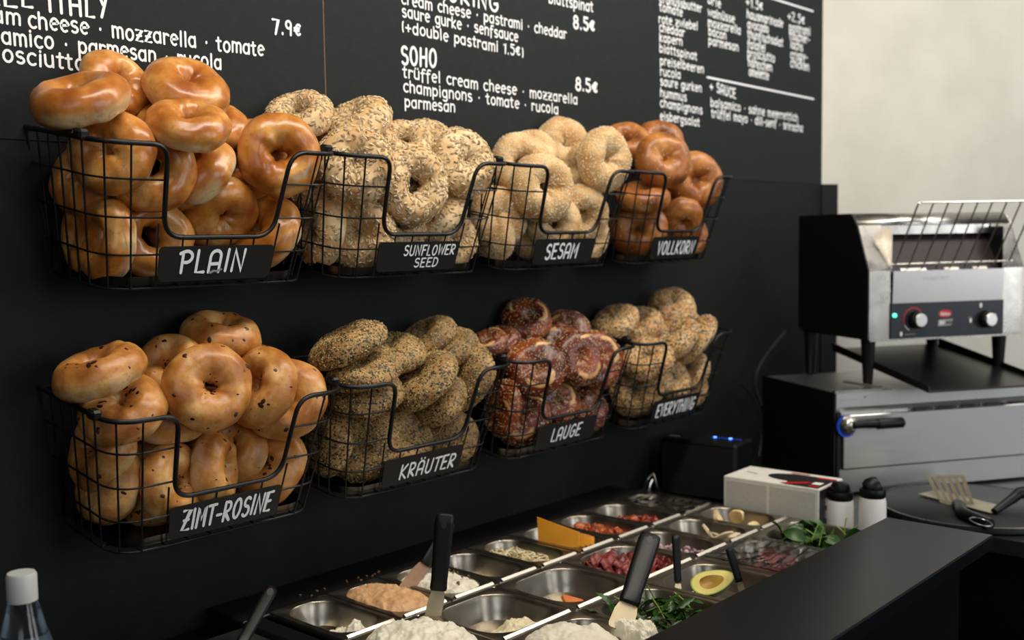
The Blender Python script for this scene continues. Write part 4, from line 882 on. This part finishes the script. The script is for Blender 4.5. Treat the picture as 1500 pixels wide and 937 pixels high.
# greens
def leaf_mesh(L, W, curl, lobes, seed):
    R_ = random.Random(seed); n = 10; vs = []; 
    for i in range(n+1):
        s = i/n; wd = W*(sin(pi*min(1, s*1.02))**.7)*(1-.35*lobes*(i % 2)) if 0 < i < n else .0006
        z = curl*L*sin(s*2.6); x = s*L; b = R_.uniform(-.001, .001)
        vs += [(x, -wd/2, z+wd*.25+b), (x, 0, z), (x, wd/2, z+wd*.25-b)]
    fs = [q for i in range(n) for q in ((i*3, i*3+3, i*3+4, i*3+1), (i*3+1, i*3+4, i*3+5, i*3+2))]
    me = bpy.data.meshes.new('leaf'); me.from_pydata(vs, [], fs); me.polygons.foreach_set('use_smooth', [True]*len(fs)); me.materials.append(M['green']); return me
rocket = [leaf_mesh(.050, .013, .15, 1, k) for k in range(4)]; spin = [leaf_mesh(.044, .026, .2, 0, k+9) for k in range(4)]
def greens(name, cx, cy, wx, wy, z0, z1, meshes, n, label):
    t = empty(name, (cx, cy, z0)); tag(t, label, 'salad leaves')
    for k in range(n):
        a, b = rf.uniform(-1, 1), rf.uniform(-1, 1)
        if a*a+b*b > 1.1: a *= .6; b *= .6
        o = bpy.data.objects.new('leaf', meshes[k % len(meshes)]); COL.objects.link(o); o.parent = t
        o.location = (a*wx/2-.01, b*wy/2, (z1-z0)*(k/n)*(1-.45*(a*a+b*b))); o.rotation_euler = (rf.uniform(-.9, .9), rf.uniform(-.6, .5), rf.uniform(0, 6.28)); s = rf.uniform(.7, 1.1); o.scale = (s, s, s)
    mb = MB()
    for _ in range(10):
        c = Vector((rf.uniform(-.4, .4)*wx, rf.uniform(-.4, .4)*wy, (z1-z0)*.8)); d = Vector((rf.uniform(-1, 1), rf.uniform(-1, 1), rf.uniform(.2, 1.1))).normalized(); mb.tube([c, c+d*.016+Vector((0, 0, .002)), c+d*.034], .0011, 4)
    mb.build('leaf_stems', 'green_light', t, True)
greens('rocket_leaves', .650, yC, .12, .13, -.034, .008, rocket, 110, 'tangle of narrow green rocket leaves in front of the wide black spatula')
greens('spinach_leaves', 1.157, yC, .13, .13, -.034, .006, spin, 90, 'dark green spinach leaves at the far end of the prep unit')
# avocado half
_a = on_z(1041, 852, .004); av = empty('avocado_half', _a); tag(av, 'halved avocado lying cut side up in its pan', 'avocado')
av.rotation_euler = (radians(28), radians(-14), radians(-38)); av.scale = (.76, .76, .76)
def avo_loop(s, z, n=28): return [((.047*cos(t)*s*(1+.10*cos(t)))*1, .031*sin(t)*s*(1-.16*cos(t)), z) for t in [2*pi*k/n for k in range(n)]]
def loft(loops, cap0=False, cap1=False):
    mb = MB(); k = len(loops[0]); fs = [(q*k+i, q*k+(i+1) % k, (q+1)*k+(i+1) % k, (q+1)*k+i) for q in range(len(loops)-1) for i in range(k)]
    if cap0: fs.append(tuple(reversed(range(k))))
    if cap1: fs.append(tuple((len(loops)-1)*k+i for i in range(k)))
    return mb.add([p for l in loops for p in l], fs)
loft([avo_loop(.2, -.030), avo_loop(.6, -.026), avo_loop(.88, -.016), avo_loop(1.0, 0)], True).build('skin', 'avo_skin', av, True)
loft([avo_loop(1.0, 0), avo_loop(.99, .0008), avo_loop(.92, .0010)]).build('green_rim', 'avo_rim', av, True)
loft([avo_loop(.92, .0010), avo_loop(.56, .0010)]).build('flesh', 'avo_flesh', av, True)
def pit(s, z): return [(a*.9-.006, b, c) for a, b, c in avo_loop(s, z)]
loft([avo_loop(.56, .0010), pit(.50, -.002), pit(.36, -.007), pit(.15, -.009)], False, True).build('pit_hollow', 'avo_pit', av, True)
# ham under film, film sheets
for k in range(7): wavy_disc('ham_slice', 'meat', (.94+.018*k, yC+.01*((k % 3)-1), -.020-.002*(k % 2)), .042, .030, .003, k*.8, (.12*(k % 3-1), .2), 'pink ham slice stacked under the film beside the avocado', 'ham', wave=.005, seed=k+20, group='ham slices under film')
def film(x0, x1, y0, y1, z, label, seed):
    n = 40; sd = Vector((seed, seed*2, 0)); vs = []
    for i in range(n+1):
        for j in range(n+1):
            a = i/n; b = j/n; p = Vector((a*3, b*12, 0))+sd; e = min(a, 1-a, b, 1-b)*6
            vs.append((x0+(x1-x0)*a, y0+(y1-y0)*b, z+.006*(1-abs(noise.noise(p))*3)*min(1, e)+.0015*noise.noise(p*5)-.007*min(1, e)*(1-abs(2*a-1)**2)))
    k = n+1; o = MB().add(vs, [(i*k+j, (i+1)*k+j, (i+1)*k+j+1, i*k+j+1) for i in range(n) for j in range(n)]).build('cling_film', 'film', None, 'all')
    sm = o.modifiers.new('thickness', 'SOLIDIFY'); sm.thickness = .0004; return tag(o, label, 'film')
film(1.134, 1.242, Y1+.004, Y0-.002, .0045, 'crinkled cling film over the far pan of the back row', 3)
film(.904, 1.070, Y3+.004, Y2-.006, .0065, 'crinkled cling film over the pink ham pan', 5)

# ================================================================ SPATULAS AND HANDLES IN THE PANS
def spatula(name, top, mid, tip, label, hw=.011, ht=.006, bw=.012, bm='blade', hole=True, facing=None):
    """flat black handle from top to mid, flexible blade from mid to tip"""
    top, mid, tip = map(Vector, (top, mid, tip)); t = empty(name, mid); tag(t, label, 'spatula')
    d = (mid-top); L = d.length; d.normalize(); s = (Vector(facing) if facing else (mid-CAM)).normalized(); sx = d.cross(s).normalized(); sy = sx.cross(d)
    secs = [(0, .72), (.02, .92), (.12, 1.0), (.5, .95), (.85, .86), (.97, .9), (1.0, .8)]; loops = []
    for f, k in secs:
        c = top-mid+d*(L*f); loops.append([tuple(c+sx*a*hw*k+sy*b*ht*k) for a, b in rrect(-1, 1, -1, 1, .55, 3)])
    h = loft(loops, True, True).build('handle', 'black_plastic', t, True)
    if hole:
        c = top-mid+d*(L*.12); R0 = [tuple(c+sx*cos(2*pi*k/12)*.0042-sy*(ht*1.02)+d*sin(2*pi*k/12)*.0075) for k in range(12)]; MB().add(R0, [tuple(range(12))]).build('hanging_hole', 'black_print', h)
    d2 = (tip-mid); L2 = d2.length; d2.normalize(); loops = []
    for f, k in ((-.03, .55), (.05, .8), (.3, .98), (.85, 1.0), (.96, .9), (1, .7)):
        c = d2*(L2*f); loops.append([tuple(c+sx*a*bw*k+sy*b*.0009) for a, b in ((-1, -1), (1, -1), (1, 1), (-1, 1))])
    loft(loops, True, True).build('blade', bm, t); return t
spatula('spatula', on_y(652, 752, -.300), on_y(642, 864, -.300), on_y(632, 912, -.300), 'tall upright spatula with black slotted handle and pale blade', .0140, .008, .0120)
spatula('spatula', on_y(660, 765, -.17), on_y(622, 826, -.17), on_y(590, 868, -.175), 'brown smeared spatula leaning in the peach spread', .010, .006, .0115, 'blade_brown', False)
spatula('spatula', on_y(953, 785, -.50), on_y(921, 884, -.54), on_y(906, 922, -.55), 'wide black handled spatula leaning between cream cheese and rocket', .0165, .010, .0165)
spatula('serving_spoon', on_y(990, 784, -.47), on_y(993, 852, -.49), on_y(994, 872, -.50), 'straight thin black handle standing left of the avocado', .0068, .006, .005, 'blade', False)
spatula('serving_spoon', on_y(1068, 803, -.56), on_y(1083, 852, -.58), on_y(1087, 866, -.585), 'thin black handle leaning right of the avocado', .0068, .006, .005, 'blade', False)
spatula('spatula', on_y(398, 862, -.20), on_y(352, 945, -.26), on_y(338, 968, -.27), 'black handle leaning at the left end of the prep unit', .0085, .007, .010, 'blade', True)
# tongs behind the far pan
tg = empty('tongs', (1.235, -.05, .0)); tag(tg, 'small steel tongs standing on the frame behind the film covered pan', 'tongs')
p0 = on_y(943, 722, -.05); p1 = on_y(950, 699, -.05); p2 = on_y(957, 694, -.05); p3 = on_y(968, 722, -.05)
at_root(MB().tube(smooth_path([p0, p0+(p1-p0)*.5+Vector((-.003, 0, 0)), p1, p2+Vector((0, 0, .001))], 6), .0024, 6).build('tong_arm', 'steel', tg, True), tg)
at_root(MB().tube(smooth_path([p2, on_y(961, 708, -.06), p3], 5), .0028, 6).build('tong_arm', 'steel', tg, True), tg)
at_root(MB().tube(smooth_path([on_y(955, 702, -.06), on_y(951, 712, -.06), on_y(950, 722, -.06)], 5), .0028, 6).build('tong_arm', 'steel', tg, True), tg)

# ================================================================ BOX OF GLOVES, SAUCE BOTTLES, SPEAKER, CABLES
A = on_z(1060, 695, .06); B = on_z(1199, 719, .055); Bk = on_z(1104, 683, .055)
bx = empty('glove_box', (A.x, A.y, ZW)); tag(bx, 'white carton with black and red print on top behind the food pans', 'carton')
d = Vector((B.x-A.x, B.y-A.y, 0)); W_ = d.length; bx.rotation_euler = (0, 0, math.atan2(d.y, d.x)); dp = .115; hh = .108
MB().box((0, 0, 0), (W_, dp, hh), .0012).build('carton_body', 'white_box', bx)
MB().box((.006, -.0006, .004), (W_*.47, 0, hh-.008)).build('front_panel', 'carton_shade', bx); MB().box((W_*.50, -.0006, .004), (W_-.006, 0, hh-.008)).build('front_panel', 'carton_shade', bx)
MB().box((W_, .004, .004), (W_+.0006, dp-.004, hh-.004)).build('end_panel', 'black_print', bx)
def flat(poly, m, nm, par, z=hh+.0006): n = len(poly); return MB().add([(a, b, z) for a, b in poly], [tuple(range(n))]).build(nm, m, par)
flat([(W_*.64, .004), (W_-.003, .004), (W_-.003, dp-.02), (W_*.52, dp-.02), (W_*.60, .05)], 'black_print', 'printed_panel', bx)
flat([(W_*.60+.052*cos(2*pi*k/20), .062+.030*sin(2*pi*k/20)) for k in range(20)], 'black_print', 'tear_opening', bx, hh+.0008)
flat([(W_*.58, .010), (W_*.66, .006), (W_*.86, .040), (W_*.80, .042)], 'red', 'red_stripe', bx, hh+.0012)
flat([(W_*.80, .082), (W_*.98, .082), (W_*.98, .092), (W_*.80, .094)], 'red', 'red_stripe', bx, hh+.0012)
flat([(.10, .100), (.14, .100), (.14, .106), (.10, .106)], 'red', 'red_mark', bx)
flat([(W_*.86, .030), (W_*.95, .030), (W_*.95, .050), (W_*.86, .050)], 'white_print', 'printed_label', bx, hh+.0012); flat([(W_*.87, .012), (W_*.97, .012), (W_*.97, .02), (W_*.87, .02)], 'red', 'red_mark', bx, hh+.0012)
flat([(W_*.10, .062), (W_*.24, .052), (W_*.24, .054), (W_*.10, .064)], 'black_print', 'printed_line', bx)
for (z0, z1) in ((.02, .03), (.045, .06), (.07, .085)): MB().box((W_+.0006, .03, z0), (W_+.001, .075, z1)).build('end_print', 'grey_print', bx)
MB().box((W_+.0006, .03, .006), (W_+.001, .06, .016)).build('end_print', 'red', bx)
def bottle(px0, px1, pyt, pyb, X, label, tilt):
    a = on_x(px0, pyb, X); b = on_x(px1, pyb, X); tp = on_x((px0+px1)/2, pyt, X); c = (a+b)/2; r = (a-b).length/2*.90
    t = empty('sauce_bottle', (c.x, c.y, ZW)); tag(t, label, 'bottle', 'squeeze bottles of white sauce'); h = tp.z-ZW; s = h-.034
    MB().lathe([(r*.9, 0), (r*.98, .004), (r*1.04, s*.4), (r*1.02, s*.90), (r*.96, s), (r*.9, s+.001)], n=28).build('bottle_body', 'milk', t, True)
    cp = MB().lathe([(r*.90, s), (r*.98, s+.003), (r*1.0, s+.014), (r*.94, s+.017)], n=28).build('screw_cap', 'black_plastic', t, True)
    m_ = MB().lathe([(0.001, .015), (r*.60, .013), (r*.74, .006), (r*.76, -.006), (r*.6, -.014), (0.001, -.016)], n=24, cap0=False, cap1=False)
    o = m_.build('flip_lid', 'black_plastic', t, True); o.location = (0, 0, s+.02); o.rotation_euler = tilt
    return t
bottle(1211, 1250, 706, 760, 1.315, 'white sauce bottle with black lid next to the carton', (.1, .1, 0))
bottle(1258, 1298, 702, 766, 1.315, 'white sauce bottle with raised round black lid next to the bar end', (1.2, 0, .75))
# speaker
ft = on_x(967, 640, 1.40); fr = on_x(1080, 652, 1.34)
sp_ = empty('card_terminal_base', (1.40, -.10, ZW)); sp_.name = 'speaker'; tag(sp_, 'black box speaker with a small blue light, under the rightmost lower basket', 'speaker')
a0 = on_z(966, 640, .085); a1 = on_z(1078, 655, .080); a2 = on_z(1036, 627, .085); d = (a1-a0); d.z = 0
sp_.location = (a0.x, a0.y, ZW); sp_.rotation_euler = (0, 0, math.atan2(d.y, d.x)); wS = d.length
MB().box((0, 0, .004), (wS, .10, .135), .006).build('speaker_body', 'black_plastic', sp_)
MB().box((.006, -.001, .010), (wS-.006, 0, .125)).build('speaker_grille', 'black_print', sp_)
MB().box((wS*.55, .055, .1348), (wS*.93, .060, .1362)).build('light_bar', 'blue', sp_)
mb = MB(); mb.lathe([(.0035, 0), (.0035, .0015)], (wS*.60, .0575, .1355), 10); mb.lathe([(.0040, 0), (.0040, .0015)], (wS*.80, .0575, .1355), 10); mb.build('indicator_light', 'led_b', sp_)
MB().box((.01, .03, .1348), (.035, .035, .1354)).build('top_button', 'grey_print', sp_)
cb = MB().tube(smooth_path([on_y(1150, 485, -.03), on_y(1122, 520, -.05), on_y(1106, 560, -.04), on_y(1122, 620, -.05), on_y(1120, 665, -.06)], 8), .0035, 7).build('power_cable', 'cable', None, True); tag(cb, 'dark cable hanging from the wall down beside the speaker', 'cable')
cb = MB().tube(smooth_path([on_y(1085, 560, -.02), on_y(1105, 585, -.03), on_y(1116, 625, -.04), on_y(1112, 668, -.05)], 8), .0028, 7).build('power_cable', 'cable', None, True); tag(cb, 'thin dark cable curving behind the rightmost lower basket', 'cable')

# ================================================================ OVEN (steel drawer warmer) AND CONVEYOR TOASTER, both turned to the right-hand wall
F0 = Vector((1.636, -.349, ZW))
ov = empty('countertop_oven', F0, ANG); tag(ov, 'low stainless steel countertop oven with black side and lever handle', 'oven')
OW, OH, OD = .60, .236, .330
MB().box((.004, .012, .018), (OW, OD, OH-.002), .002).build('oven_body', 'brushed', ov)
MB().box((0, .002, .004), (.004, OD, OH)).build('side_panel', 'black_metal', ov)
m_ = MB(); pr_ = [(0, OH), (0, OH-.034), (.004, OH-.046), (.020, OH-.050), (.020, OH)]; m_.add([(.004, y, z) for y, z in pr_]+[(OW, y, z) for y, z in pr_], [(0, 1, 6, 5), (1, 2, 7, 6), (2, 3, 8, 7), (0, 5, 9, 4), (0, 4, 3, 2, 1), (5, 6, 7, 8, 9)]); m_.build('front_rail', 'brushed', ov)
MB().box((0, -.001, OH-.001), (.148, .010, OH+.005)).build('top_flange', 'steel', ov)
m_ = MB(); m_.tube([(.148, .002, OH+.002), (.10, .12, OH+.006)], .003, 6); m_.build('top_flange_return', 'steel', ov)
dr = MB().box((.020, -.006, .062), (OW-.004, .010, OH-.052), .0015).build('drop_door', 'brushed', ov)
m_ = MB()
for k in range(6): x = .21+k*.065; m_.box((x, .0005, OH-.0515), (x+.05, .004, OH-.0465))
m_.build('vent_slot', 'black_print', ov)
MB().box((.012, -.002, .006), (OW-.002, .012, .060), .001).build('lower_panel', 'brushed', ov)
MB().box((.006, -.001, .010), (.016, .010, OH-.045)).build('door_track', 'black_metal', ov)
m_ = MB(); m_.lathe([(.0025, 0), (.0025, .002)], (0, 0, 0), 8); s = m_.build('screw', 'steel', ov); s.location = (.078, -.0005, OH-.012); s.rotation_euler = (pi/2, 0, 0)
lv = MB(); lv.tube([(.030, -.028, .166), (.060, -.032, .167), (.062, -.032, .167), (.095, -.034, .166), (.097, -.034, .166), (.150, -.036, .166), (.153, -.036, .166)], [.008, .0085, .0095, .0095, .011, .012, .009], 14)
h = lv.build('lever_handle', 'black_plastic', ov, True)
MB().tube([(.088, -.0335, .166), (.150, -.036, .1665)], .0121, 14).build('chrome_sleeve', 'black_plastic', h, True)
m_ = MB().lathe([(.022, 0), (.022, .006), (.014, .018), (.009, .022)], n=24); k = m_.build('handle_boss', 'steel', h, True); k.location = (.028, -.006, .163); k.rotation_euler = (pi/2, 0, 0)
m_ = MB().lathe([(.0245, 0), (.0245, .005)], n=24); k = m_.build('blue_ring', 'blue', h, True); k.location = (.026, -.004, .160); k.rotation_euler = (pi/2, 0, 0)
m_ = MB()
for x in (.03, OW-.04):
    for y in (.03, OD-.04): m_.lathe([(.012, 0), (.014, .018)], (x, y, 0), 12)
m_.build('rubber_feet', 'black_plastic', ov)

to = empty('conveyor_toaster', F0+Vector((0, 0, OH)), ANG); tag(to, 'stainless conveyor toaster with black side, two knobs and wire loading rack', 'toaster')
def Z(z): return z-OH
X0, X1 = .119, .545; PR = [(.05, .345), (.05, .506), (.096, .612), (.112, .632), (.125, .640), (.353, .640), (.353, .352)]
def side(x, th, m, nm, grow=0):
    c = (.2, .5); P = [(c[0]+(y-c[0])*(1+grow), c[1]+(z-c[1])*(1+grow)) for y, z in PR]
    return MB().prism(P, lambda a, b: (x, a, Z(b)), lambda a, b: (x+th, a, Z(b))).build(nm, m, to)
side(X0-.003, .004, 'black_metal', 'side_panel')
side(X1-.002, .004, 'steel', 'side_panel')
# front skin: left and right flanges, sloped face around the opening, top, back
OX0, OX1 = .180, .487
def quad(pts, m, nm, th=.0015):
    P = [Vector(p) for p in pts]; n = (P[1]-P[0]).cross(P[2]-P[0]).normalized()*th; k = len(P); mb = MB().add([tuple(p) for p in P]+[tuple(p-n) for p in P], [tuple(range(k)), tuple(reversed(range(k, 2*k)))]+[((i+1) % k, i, i+k, (i+1) % k+k) for i in range(k)]); return mb.build(nm, m, to)
quad([(X0, .05, Z(.345)), (OX0-.004, .05, Z(.345)), (OX0-.004, .05, Z(.506)), (X0, .05, Z(.506))], 'steel', 'front_flange')
quad([(OX1, .05, Z(.345)), (X1, .05, Z(.345)), (X1, .05, Z(.506)), (OX1, .05, Z(.506))], 'steel', 'front_flange')
quad([(X0, .05, Z(.506)), (OX0, .05, Z(.506)), (OX0, .096, Z(.612)), (X0, .096, Z(.612))], 'steel', 'sloped_face')
quad([(OX1, .05, Z(.506)), (X1, .05, Z(.506)), (X1, .096, Z(.612)), (OX1, .096, Z(.612))], 'steel', 'sloped_face')
top = [(.096, .612), (.104, .624), (.112, .632), (.125, .640), (.353, .640)]
m_ = MB().add([(X0, y, Z(z)) for y, z in top]+[(X1, y, Z(z)) for y, z in top], [(i, i+5, i+6, i+1) for i in range(4)]); o = m_.build('top_cover', 'steel', to, True); sm = o.modifiers.new('thickness', 'SOLIDIFY'); sm.thickness = .0015
MB().box((X0, .350, Z(.352)), (X1, .353, Z(.640))).build('back_panel', 'black_metal', to)
MB().box((X0, .05, Z(.345)), (X1, .353, Z(.348))).build('bottom_panel', 'black_metal', to)
# front drip cover (bright), control panel
quad([(OX0, .047, Z(.430)), (OX1-.002, .047, Z(.430)), (OX1-.002, .044, Z(.505)), (OX0, .044, Z(.505))], 'brushed', 'front_cover')
MB().box((OX0-.004, .046, Z(.348)), (OX1, .052, Z(.430))).build('control_panel', 'ctrl', to)
MB().box((X0, .044, Z(.343)), (X1, .052, Z(.347))).build('bottom_trim', 'steel', to)
# inside of the opening: bright back lip, side louvres, conveyor
MB().box((OX0, .098, Z(.590)), (OX1, .100, Z(.611))).build('opening_lip', 'steel', to)
MB().box((OX0-.001, .052, Z(.36)), (OX0+.001, .30, Z(.605))).build('inner_wall', 'steel', to); MB().box((OX1-.001, .052, Z(.36)), (OX1+.001, .30, Z(.605))).build('inner_wall', 'black_metal', to)
quad([(OX0, .060, Z(.500)), (OX1, .060, Z(.500)), (OX1, .118, Z(.592)), (OX0, .118, Z(.592))], 'maroon', 'conveyor_cover')
quad([(OX0+.03, .0575, Z(.502)), (OX0+.10, .0575, Z(.502)), (OX0+.10, .062, Z(.510)), (OX0+.03, .062, Z(.510))], 'steel', 'conveyor_clip')
quad([(OX0+.15, .0575, Z(.502)), (OX0+.19, .0575, Z(.502)), (OX0+.19, .062, Z(.510)), (OX0+.15, .062, Z(.510))], 'steel', 'conveyor_clip')
quad([(OX0+.23, .0575, Z(.502)), (OX0+.27, .0575, Z(.502)), (OX0+.27, .062, Z(.510)), (OX0+.23, .062, Z(.510))], 'steel', 'conveyor_clip')
# wire rack leaning out
rk = MB(); xa, xb = .186, .484; yb_, zb_, yt_, zt_ = .046, .522, -.035, .660
rk.tube(fillet([(xa, yb_, Z(zb_)), (xa, yt_, Z(zt_)), (xb+.016, yt_, Z(zt_+.002)), (xb+.016, yb_, Z(zb_))], .008, 4), .0022, 6)
rk.tube([(xa-.018, yb_, Z(zb_-.002)), (xb+.026, yb_, Z(zb_))], .0022, 6); rack = rk.build('loading_rack', 'steel', to, True)
for k in range(1, 8):
    x = xa+(xb+.016-xa)*k/8; MB().tube([(x, yt_, Z(zt_)), (x, yb_, Z(zb_)), (x-.0, yb_+.012, Z(zb_-.014))], .0018, 5).build('rack_bar', 'steel', rack, True)
# knobs
def knob(x, z):
    o = MB().lathe([(.021, 0), (.020, .014), (.0165, .017), (.0165, .017)], n=28).build('knob', 'black_plastic', to, True); o.location = (x, .046, Z(z)); o.rotation_euler = (pi/2, 0, 0)
    MB().lathe([(.0155, .016), (.0155, .021), (.0145, .022)], n=28).build('knob_face', 'knob', o, True); return o
knob(.243, .390); knob(.437, .385)
cp_ = lambda u, v: (u, .0452, Z(v))
mb = MB(); ribbon(mb, [(.236+.0270*cos(radians(a)), .391+.0270*sin(radians(a))) for a in range(200, -70, -12)], .0010, cp_); mb.build('red_dial_arc', 'red', to)
mb = MB(); ribbon(mb, [(.236+.0270*cos(radians(a)), .391+.0270*sin(radians(a))) for a in range(245, 200, -9)], .0007, cp_); mb.build('white_dial_arc', 'white_print', to)
mb = MB(); mb.add([(.322+.0185*cos(2*pi*k/28), .0452, Z(.402+.0090*sin(2*pi*k/28))) for k in range(28)], [tuple(range(28))]); lg = mb.build('oval_logo', 'red', to)
def small_text(s, x0, x1, z, xh, m, par, y=.0447, hw=.13):
    mb = MB(); W = text_width(s, .12); ax = (x1-x0)/W/xh; x = 0
    for c in s:
        wd, st = G[c]
        for stt in st: ribbon(mb, [((x+a+.2*b)*ax, b) for a, b in stt], hw, lambda u, v: (x0+u*xh, y, Z(z+v*xh)))
        x += wd+.12
    return mb.build('lettering', m, par)
small_text('Hatco', .309, .335, .3975, .0052, 'white_print', lg)
mb = MB().add([(.303, .0452, Z(.3725)), (.340, .0452, Z(.3735)), (.344, .0452, Z(.3885)), (.305, .0452, Z(.3875))], [(0, 1, 2, 3)]); bd = mb.build('badge', 'grey_print', to)
small_text('TOAST', .305, .321, .3765, .0048, 'white_print', bd); small_text('MAX', .323, .340, .3765, .0048, 'black_print', bd)
small_text('CAUTION HOT', .262, .334, .4830, .0046, 'white_print', to, .0430)
mb = MB()
for cx_, cz_, r in ((.203, .357, .0030), (.394, .382, .0030), (.422, .417, .0034), (.463, .391, .0030)): ribbon(mb, [(cx_, cz_-.0015), (cx_, cz_+.0035)], r, cp_)
mb.build('dial_symbols', 'white_print', to)
mb = MB(); ribbon(mb, [(.213, .356), (.242, .3565)], .0006, cp_); ribbon(mb, [(.386, .390), (.398, .390)], .0006, cp_); mb.build('dial_line', 'grey_print', to)
o = MB().lathe([(.0050, 0), (.0050, .004), (.003, .006)], n=16).build('power_light', 'led_g', to, True); o.location = (.184, .046, Z(.402)); o.rotation_euler = (pi/2, 0, 0)
# legs (four) and outfeed tray
for x, y in ((.135, .075), (.500, .075), (.135, .325), (.500, .325)):
    o = MB().lathe([(.010, 0), (.011, .004), (.017, .105), (.017, .110)], n=16).build('leg', 'black_plastic', to, True); o.location = (x, y, 0)
tr = MB(); tr.add([(.185, -.085, Z(.243)), (.50, -.085, Z(.243)), (.50, .30, Z(.300)), (.185, .30, Z(.300)), (.185, -.085, Z(.238)), (.50, -.085, Z(.238)), (.50, .30, Z(.295)), (.185, .30, Z(.295))], [(0, 1, 2, 3), (7, 6, 5, 4), (0, 4, 5, 1), (1, 5, 6, 2), (2, 6, 7, 3), (3, 7, 4, 0)])
tr.add([(.182, -.085, Z(.238)), (.185, -.085, Z(.238)), (.185, -.085, Z(.253)), (.182, -.085, Z(.253)), (.182, .30, Z(.295)), (.185, .30, Z(.295)), (.185, .30, Z(.315)), (.182, .30, Z(.315))], [(0, 1, 2, 3), (7, 6, 5, 4), (0, 4, 5, 1), (1, 5, 6, 2), (2, 6, 7, 3), (3, 7, 4, 0)])
tr.add([(.50, -.085, Z(.238)), (.503, -.085, Z(.238)), (.503, -.085, Z(.253)), (.50, -.085, Z(.253)), (.50, .30, Z(.295)), (.503, .30, Z(.295)), (.503, .30, Z(.315)), (.50, .30, Z(.315))], [(0, 1, 2, 3), (7, 6, 5, 4), (0, 4, 5, 1), (1, 5, 6, 2), (2, 6, 7, 3), (3, 7, 4, 0)])
tr.build('outfeed_tray', 'liner', to)

# ================================================================ GRIDDLE, TURNERS, GLASS BOTTLE
gr = empty('round_griddle', (1.695, -.635, ZW)); tag(gr, 'round dark iron griddle plate with thin steel rim beside the oven', 'griddle')
MB().lathe([(.184, 0), (.191, .004), (.191, .014), (.189, .016), (.0, .0165)], n=56, cap1=False).build('griddle_plate', 'griddle', gr, True)
MB().lathe([(.1915, .0145), (.1922, .0150), (.1922, .0165), (.1905, .0168)], n=56, cap0=False, cap1=False).build('griddle_rim', 'steel', gr, True)
tn = empty('slotted_turner', (1.62, -.64, ZW+.02)); tag(tn, 'slotted steel turner with black handle and hanging ring lying on the griddle', 'turner')
def w2(px, py, z): return on_z(px, py, z)-tn.location
Q = [w2(1379, 739, ZW+.040), w2(1427, 738, ZW+.040), w2(1412, 696, ZW+.062), w2(1356, 696, ZW+.062)]
Q = [on_x(1379, 739, 1.66)-tn.location, on_x(1427, 738, 1.63)-tn.location, on_x(1412, 696, 1.72)-tn.location, on_x(1356, 696, 1.75)-tn.location]
def qp(a, b): return Q[0]*(1-a)*(1-b)+Q[1]*a*(1-b)+Q[2]*a*b+Q[3]*(1-a)*b
m_ = MB()
def bar(a0, a1, b0, b1):
    P = [qp(a0, b0), qp(a1, b0), qp(a1, b1), qp(a0, b1)]; n = (P[1]-P[0]).cross(P[2]-P[0]).normalized()*.0012
    m_.add([tuple(p) for p in P]+[tuple(p-n) for p in P], [(0, 1, 2, 3), (7, 6, 5, 4), (0, 4, 5, 1), (1, 5, 6, 2), (2, 6, 7, 3), (3, 7, 4, 0)])
for k in range(6): bar(k/5.6, k/5.6+.107, .1, .93)
bar(0, 1, 0, .1); bar(0, 1, .93, 1.0); m_.build('slotted_head', 'blade', tn)
e0 = (Q[0]+Q[1])/2; e1 = on_z(1412, 752, ZW+.028)-tn.location; e2_ = on_z(1450, 768, ZW+.026)-tn.location
MB().tube(smooth_path([e0, e0+(e1-e0)*.4+Vector((0, 0, .004)), e1, e2_], 5), [.012]*16, 10).build('handle', 'black_plastic', tn, True)
cr_ = on_z(1437, 764, ZW+.040)-tn.location
MB().tube([(cr_.x+.022*cos(a)*.9, cr_.y+.020*sin(a), cr_.z+.004*sin(a)) for a in [2*pi*k/20 for k in range(20)]], .0010, 6, closed=True).build('hanging_ring', 'steel', tn, True)
s2 = empty('griddle_scraper', (1.80, -.72, ZW+.02)); tag(s2, 'flat steel scraper with bent black handle at the right edge of the griddle', 'turner')
q0 = on_z(1348, 727, ZW+.020); q1 = on_z(1450, 750, ZW+.020); q2 = on_z(1420, 738, ZW+.02); q3 = on_z(1360, 721, ZW+.02)
m_ = MB(); P = [p-s2.location for p in (on_z(1345, 724, ZW+.019), on_z(1452, 752, ZW+.019), on_z(1470, 742, ZW+.019), on_z(1372, 718, ZW+.019))]; m_.add([tuple(p) for p in P]+[tuple(p+Vector((0, 0, .0015))) for p in P], [(3, 2, 1, 0), (4, 5, 6, 7), (0, 1, 5, 4), (1, 2, 6, 5), (2, 3, 7, 6), (3, 0, 4, 7)]); m_.build('blade', 'blade', s2)
MB().tube([on_z(1456, 749, ZW+.022)-s2.location, on_x(1484, 729, 1.70)-s2.location, on_x(1492, 722, 1.72)-s2.location, on_x(1530, 716, 1.74)-s2.location], [.007, .011, .013, .012], 10).build('handle', 'black_plastic', s2, True)

# clear bottle, out of focus at the lower left
bt = empty('glass_bottle', (0, 0, 0)); c = on_y(31, 838, -.30); bt.location = (c.x, c.y, -.03); bt.scale = (1, 1, (c.z+.03)/.2005); tag(bt, 'out of focus clear bottle with pale cap at the lower left corner', 'bottle')
MB().lathe([(.040, 0), (.043, .006), (.043, .085), (.036, .115), (.022, .150), (.0135, .178), (.0130, .184)], n=32).build('bottle_glass', 'glass', bt, True)
MB().lathe([(.0395, .003), (.041, .08), (.034, .112), (.0265, .134), (.0001, .1345)], n=32, cap1=False).build('liquid', 'water', bt, True)
MB().lathe([(.0150, .176), (.0150, .198), (.0135, .2005)], n=28).build('cap', 'cap_grey', bt, True)
